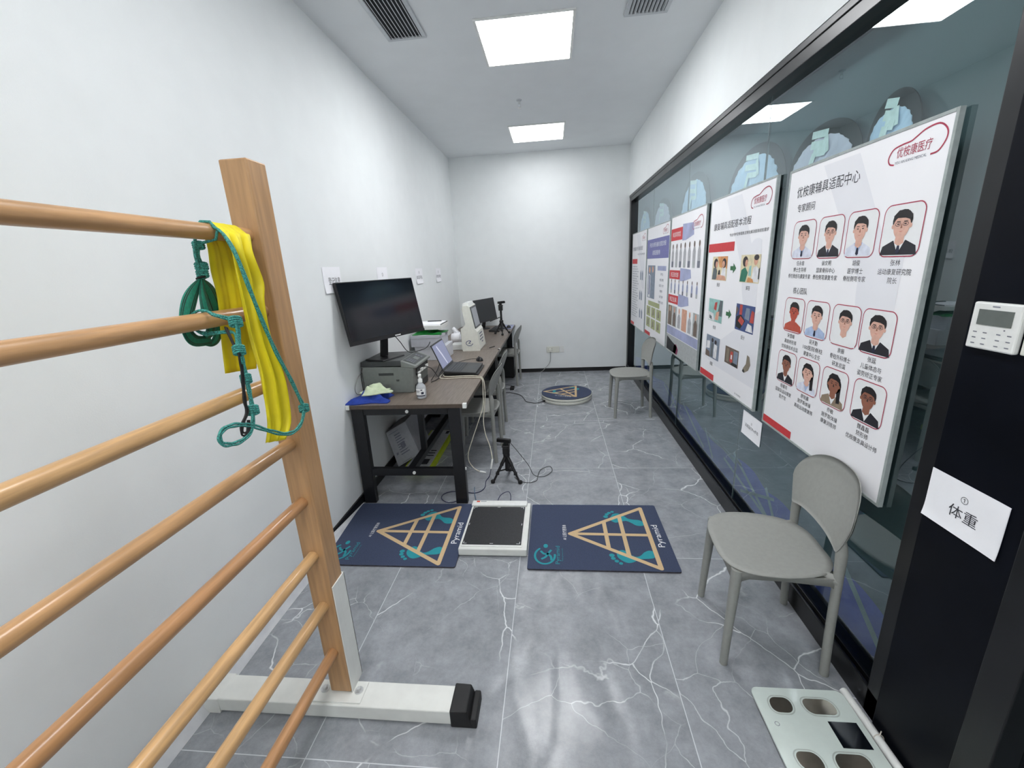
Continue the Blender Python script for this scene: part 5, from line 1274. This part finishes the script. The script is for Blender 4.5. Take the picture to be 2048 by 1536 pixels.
for k, p in enumerate(bc): cable('black_cable', p, .003, M_cable_k, ('black cable dropping from the printer corner to the desk', 'black cable arching high between printer and laptop', 'black cable lying flat between printer and laptop')[k], 'cable', 'black cables behind the laptop')
q0 = cen-up*(H/2-.02)-fn*.03+rt*.05
cable('black_cable', [tuple(q0), tuple(q0+Vector((.03, .03, -.06))), (-1.11, 3.10, .995), (-1.02, 3.17, 1.0), (-.99, 3.21, 1.02), (-.98, 3.235, 1.045)], .003, M_cable_k, 'black cable hanging from the bottom of the large monitor over the printer', 'cable')
cable('black_cable', [(-1.372, 2.826, .94), (-1.37, 2.79, .90), (-1.368, 2.785, .82), (-1.365, 2.79, .765), (-1.35, 2.82, .751)], .0035, M_cable_k, 'black lead running down the left corner of the printer', 'cable')
cable('grey_cable', [(-1.392, 2.86, .90), (-1.393, 2.78, .88), (-1.394, 2.72, .82), (-1.393, 2.74, .77), (-1.388, 2.83, .752)], .0028, M_cable_g, 'thin grey lead looping between the printer and the left wall', 'cable')
t = thing('power_adapter', (-.575, 5.42, 0), 'small black power adapter on the floor by the desk, wired to the turntable', 'adapter')
build('adapter_body', MB().box((-.600, 5.36, .001), (-.545, 5.46, .034)), M_black_pl, t, bevel=.004)
build('lead', MB().tube(smooth_path([(-.60, 5.40, .012), (-.66, 5.42, .008), (-.74, 5.50, .006), (-.80, 5.48, .006)]), .0028, n=6), M_cable_k, t)
build('lead', MB().tube(smooth_path([(-.572, 5.46, .012), (-.60, 5.58, .006), (-.70, 5.63, .006), (-.78, 5.62, .006)]), .0028, n=6), M_cable_k, t)
cable('turntable_lead', fl((1006, 788), (1016, 785), (1030, 787), (1042, 791), (1049, 798), (1053, 803), (1068, 806), (1078, 805), (1087, 802), z=.006), .0036, M_cable_k, 'black lead wriggling over the floor to the round turntable')

# ------------------------------------------------------------------ mats, weighing plate, turntable
MATS = [M_mat, M_matedge, M_tan, M_tealprint, M_whiteprint]
def zp(x, y): return (1000+x*.1953, 970+y*.1953)
ORI = (-.182, 1.922)
def loc(x, y):
    p = onz(*zp(x, y), .009); return (p.x-ORI[0], p.y-ORI[1])
def bar(mb, P, a, b, w, mi):
    dx, dy = b[0]-a[0], b[1]-a[1]; l = math.hypot(dx, dy); nx, ny = -dy/l*w/2, dx/l*w/2
    mb.poly([P(a[0]-nx, a[1]-ny), P(b[0]-nx, b[1]-ny), P(b[0]+nx, b[1]+ny), P(a[0]+nx, a[1]+ny)], mi)
def blob(mb, P, pts, mi): mb.poly([P(p.x, p.y) for p in smooth_path([(a, b, 0) for a, b in pts], 5, closed=True)], mi)
SOLES = ([(.500, .470), (.515, .510), (.530, .532), (.562, .537), (.595, .507), (.615, .480), (.643, .470), (.679, .465), (.704, .440), (.703, .414), (.679, .403), (.650, .410), (.628, .434), (.600, .455), (.567, .448), (.529, .436)],
         [(.500, .150), (.525, .170), (.550, .162), (.568, .137), (.596, .115), (.624, .124), (.651, .154), (.681, .169), (.707, .155), (.705, .120), (.683, .103), (.640, .098), (.608, .093), (.583, .073), (.550, .062), (.521, .077), (.498, .110)])
TOES = ([(.478, .500), (.488, .526), (.504, .543), (.526, .556)], [(.468, .124), (.472, .098), (.488, .076), (.508, .058)])
def foot_print(mb, P, k):
    blob(mb, P, SOLES[k], 3)
    for (a, b), r in zip(TOES[k], (.0145, .0125, .0115, .0105)): ell(mb, P, a, b, r*1.05, r, 3, 14)
def triangle(mb, P, P2, ap, tr, br):
    cross = lambda a, b, t: (a[0]+(b[0]-a[0])*t, a[1]+(b[1]-a[1])*t)
    mid = cross(tr, br, .5)
    up_ = lambda dz: (lambda a, b: tuple(Vector(P(a, b))+Vector((0, 0, dz))))
    for (a, b), dz in zip(((ap, tr), (ap, br), (tr, br)), (0, .00005, .0001)): bar(mb, up_(dz), a, b, .025, 2)
    for x in (ap, tr, br): ell(mb, up_(.00015), x[0], x[1], .0125, .0125, 2, 12)
    P3 = lambda a, b: tuple(Vector(P2(a, b))+Vector((0, 0, .0003)))
    bar(mb, P3, ap, mid, .024, 2)
    for t in (.46, .68): bar(mb, P2, cross(ap, tr, t), cross(ap, br, t), .024, 2)
def floor_mat_obj(x0, y0, label):
    L, D, h = .812, .638, .009
    t = thing('printed_mat', (x0+L/2, y0+D/2, 0), label, 'mat', 'navy printed floor mats')
    mb = MB(); pts = [(x0+a, y0+b) for a, b in rrect(0, 0, L, D, .012, 3)]
    mb.prism([(a, b, .0005) for a, b in pts], (0, 0, h-.0005), 1)
    mb.poly([(a, b, h+.0002) for a, b in pts], 0)
    P = lambda a, b: (x0+a, y0+b, h+.0007); P2 = lambda a, b: (x0+a, y0+b, h+.0010); P0 = lambda a, b: (x0+a, y0+b, h+.0005)
    foot_print(mb, P0, 0); foot_print(mb, P0, 1)
    triangle(mb, P, P2, (.243, .316), (.712, .598), (.712, .022))
    put_text(mb, 'Pyramid', P, .764, .308, .048, 4, width=.212, rot=math.pi/2)
    put_text(mb, 'AI 让医疗更简单', P, .210, .330, .024, 4, width=.150, rot=math.pi/2)
    # logo: open ring, runner, dot, word
    ring(mb, P, [(.095+.056*math.cos(a), .112+.070*math.sin(a)) for a in [math.radians(120+250*i/26) for i in range(27)]], .012, 3, closed=False)
    ell(mb, P, .098, .196, .013, .018, 3, 16)
    for pth in ([(.070, .165), (.090, .140), (.112, .145), (.130, .175)], [(.112, .148), (.100, .115), (.075, .095)], [(.110, .140), (.128, .118), (.132, .085)]):
        ring(mb, P, [(p.x, p.y-.014) for p in smooth_path([(a, b, 0) for a, b in pth], 5)], .013, 3, closed=False)
    put_text(mb, 'Pyramid', P, .170, .120, .032, 3, width=.154, rot=math.pi/2)
    put_text(mb, 'Walking beauty of life', P, .194, .120, .008, 3, width=.110, rot=math.pi/2)
    build('mat_body', mb, MATS, t)
    return t
floor_mat_obj(-.174, 1.923, 'navy printed floor mat right of the white weighing plate')
floor_mat_obj(-1.384, 1.925, 'navy printed floor mat left of the white weighing plate, against the wall')

t = thing('weighing_plate', (-.385, 2.27, 0), 'white low weighing plate with a black top between the two mats', 'scale')
x0, x1, y0, y1 = -.574, -.180, 2.026, 2.515
build('housing', MB().box((x0, y0, .006), (x1, y1, .050)), M_whitesteel, t, bevel=.005)
mb = MB().box((x0-.002, y1-.052, .0505), (x1-.022, y1+.006, .066)); build('rear_bar', mb, M_white_pl, t, bevel=.010)
mb = MB().box((x0+.010, y0+.022, .0500), (x1-.028, y1-.054, .0545)); build('top_frame', mb, M_white_pl, t, bevel=.002)
M_plate = pm('black speckled pad', (38, 39, 42), .55, var=.25, scale=240)
build('pad', MB().box((x0+.016, y0+.034, .0546), (x1-.034, y1-.060, .0562)), M_plate, t)
mb = MB(); zz = .0568; ax, bx_, ay, by = x0+.022, x1-.042, y0+.042, y1-.066
for cx, cy, sx, sy in ((ax, ay, 1, 1), (bx_, ay, -1, 1), (ax, by, 1, -1), (bx_, by, -1, -1)):
    mb.poly([(cx, cy, zz), (cx+sx*.020, cy, zz), (cx+sx*.020, cy+sy*.003, zz), (cx, cy+sy*.003, zz)]); mb.poly([(cx, cy, zz), (cx+sx*.003, cy, zz), (cx+sx*.003, cy+sy*.020, zz), (cx, cy+sy*.020, zz)])
mx_, my = (ax+bx_)/2, (ay+by)/2
for a, b, c_, d_ in ((mx_-.01, ay, mx_+.01, ay+.003), (mx_-.01, by-.003, mx_+.01, by), (ax, my-.01, ax+.003, my+.01), (bx_-.003, my-.01, bx_, my+.01)): mb.poly([(a, b, zz), (c_, b, zz), (c_, d_, zz), (a, d_, zz)])
build('corner_marks', mb, M_whiteprint, t)
mb = MB(); mb.poly([(x0+.028, y1-.020, .0664), (x0+.050, y1-.020, .0664), (x0+.050, y1-.004, .0664), (x0+.028, y1-.004, .0664)], 0); mb.poly([(x0+.056, y1-.014, .0664), (x0+.095, y1-.014, .0664), (x0+.095, y1-.008, .0664), (x0+.056, y1-.008, .0664)], 1)
build('brand_mark', mb, [M_orange, M_ink2], t)
mb = MB()
for a in (x0+.03, x1-.05):
    for b in (y0+.03, y1-.05): mb.box((a, b, 0), (a+.02, b+.02, .006))
build('foot_pads', mb, M_rubber, t)

TC = (.135, 4.985)
t = thing('round_turntable', (TC[0], TC[1], 0), 'round white turntable with a navy printed top on the floor at the back', 'turntable')
build('base_ring', MB().lathe([(.296, .0), (.304, .003), (.306, .034), (.303, .037)], (TC[0], TC[1], 0), 56), M_offwhite, t)
build('rotating_ring', MB().lathe([(.300, .0375), (.307, .040), (.307, .066), (.304, .070)], (TC[0], TC[1], 0), 56), M_offwhite, t)
mb = MB().lathe([(.303, .0702), (.303, .0765)], (TC[0], TC[1], 0), 56, 1); mb.poly([(TC[0]+.303*math.cos(2*math.pi*k/56), TC[1]+.303*math.sin(2*math.pi*k/56), .0768) for k in range(56)], 0)
ra = 2.05
def D3(z):
    def f(a, b):
        a -= .46; b -= .32; return (TC[0]+a*math.cos(ra)-b*math.sin(ra), TC[1]+a*math.sin(ra)+b*math.cos(ra), z)
    return f
for k in (0, 1): blob(mb, D3(.0771), [(a*.82+.055, .32+(b-.32)*.80) for a, b in SOLES[k]], 3)
triangle(mb, D3(.0774), D3(.0777), (.235, .32), (.620, .545), (.620, .095))
put_text(mb, 'AI 让医疗更简单', lambda u, v: (TC[0]+u, TC[1]+v, .0775), -.045, -.165, .03, 4, width=.20, rot=-.35)
build('printed_top', mb, MATS, t)
build('lead_socket', MB().tube([(TC[0]-.262, TC[1]-.156, .018), (TC[0]-.278, TC[1]-.166, .018)], .011, n=10), M_black_pl, t)

# ------------------------------------------------------------------ glass body scale and white tube by the panel
t = thing('body_scale', (.855, 1.135, 0), 'pale glass body scale with steel pads in the near right corner', 'scale')
x0, x1, y0, y1 = .700, 1.020, .975, 1.292
M_scale = pm('pale green white glass', (214, 224, 218), .12, var=.01, coat=.6)
build('glass_top', MB().prism([(a, b, .0175) for a, b in rrect(x0, y0, x1, y1, .024, 5)], (0, 0, .007)), M_scale, t, bevel=.0015)
build('under_tray', MB().prism([(a, b, .006) for a, b in rrect(x0+.012, y0+.012, x1-.012, y1-.012, .024, 5)], (0, 0, .0114)), M_offwhite, t)
mb = MB()
for a in (x0+.035, x1-.06):
    for b in (y0+.035, y1-.06): mb.box((a, b, 0), (a+.025, b+.025, .006))
build('foot_pads', mb, M_rubber, t)
M_padst = pm('brushed steel pad', (150, 142, 130), .22, metal=.85, var=.06)
def pad(u0, v0, u1, v1, sk, nm='electrode_pad'):
    pts = [(a+(b-(v0+v1)/2)*sk, b) for a, b in rrect(u0, v0, u1, v1, .024, 6)]
    build(nm, MB().prism([(x0+a, y0+b, .0246) for a, b in pts], (0, 0, .0010)), M_padst, t)
    q = MB(); ring(q, lambda a, b: (x0+a, y0+b, .0249), [(a+(b-(v0+v1)/2)*sk, b) for a, b in rrect(u0-.006, v0-.006, u1+.006, v1+.006, .029, 6)], .004, 0); build('pad_recess', q, pm('scale recess line', (176, 184, 178), .3), t)
pad(.045, .225, .118, .280, .1); pad(.160, .225, .262, .280, -.1); pad(.045, .045, .118, .100, -.1); pad(.160, .045, .262, .100, .1)
build('display', MB().prism([(x0+.208, y0+.118, .0246), (x0+.300, y0+.118, .0246), (x0+.300, y0+.202, .0246), (x0+.208, y0+.202, .0246)], (0, 0, .0008)), M_screen, t)
q = MB(); ring(q, lambda a, b: (x0+a, y0+b, .0249), [(.036+.007*math.cos(a), .185+.007*math.sin(a)) for a in [2*math.pi*i/16 for i in range(16)]], .0018, 0); build('logo_print', q, M_ink2, t)
t = thing('white_tube', (1.045, 1.12, 0), 'white plastic tube lying along the foot of the black panel beside the body scale', 'tube')
build('tube', MB().tube([(1.037, 1.302, .0145), (1.042, 1.15, .0145), (1.048, .80, .0145)], .0140, n=18), M_white_pl, t)
c = Vector((1.044, 1.135, .0145))
mb = MB().tube([c+Vector((.0158*math.cos(a), .004*math.sin(a), .0158*math.sin(a))) for a in [2*math.pi*i/20 for i in range(20)]], .0016, n=6, closed=True); mb.tube([c+Vector((0, 0, .016)), c+Vector((.006, .004, .030))], .0018, n=6)
build('cable_tie', mb, pm('pale cable tie', (206, 200, 190), .5), t)
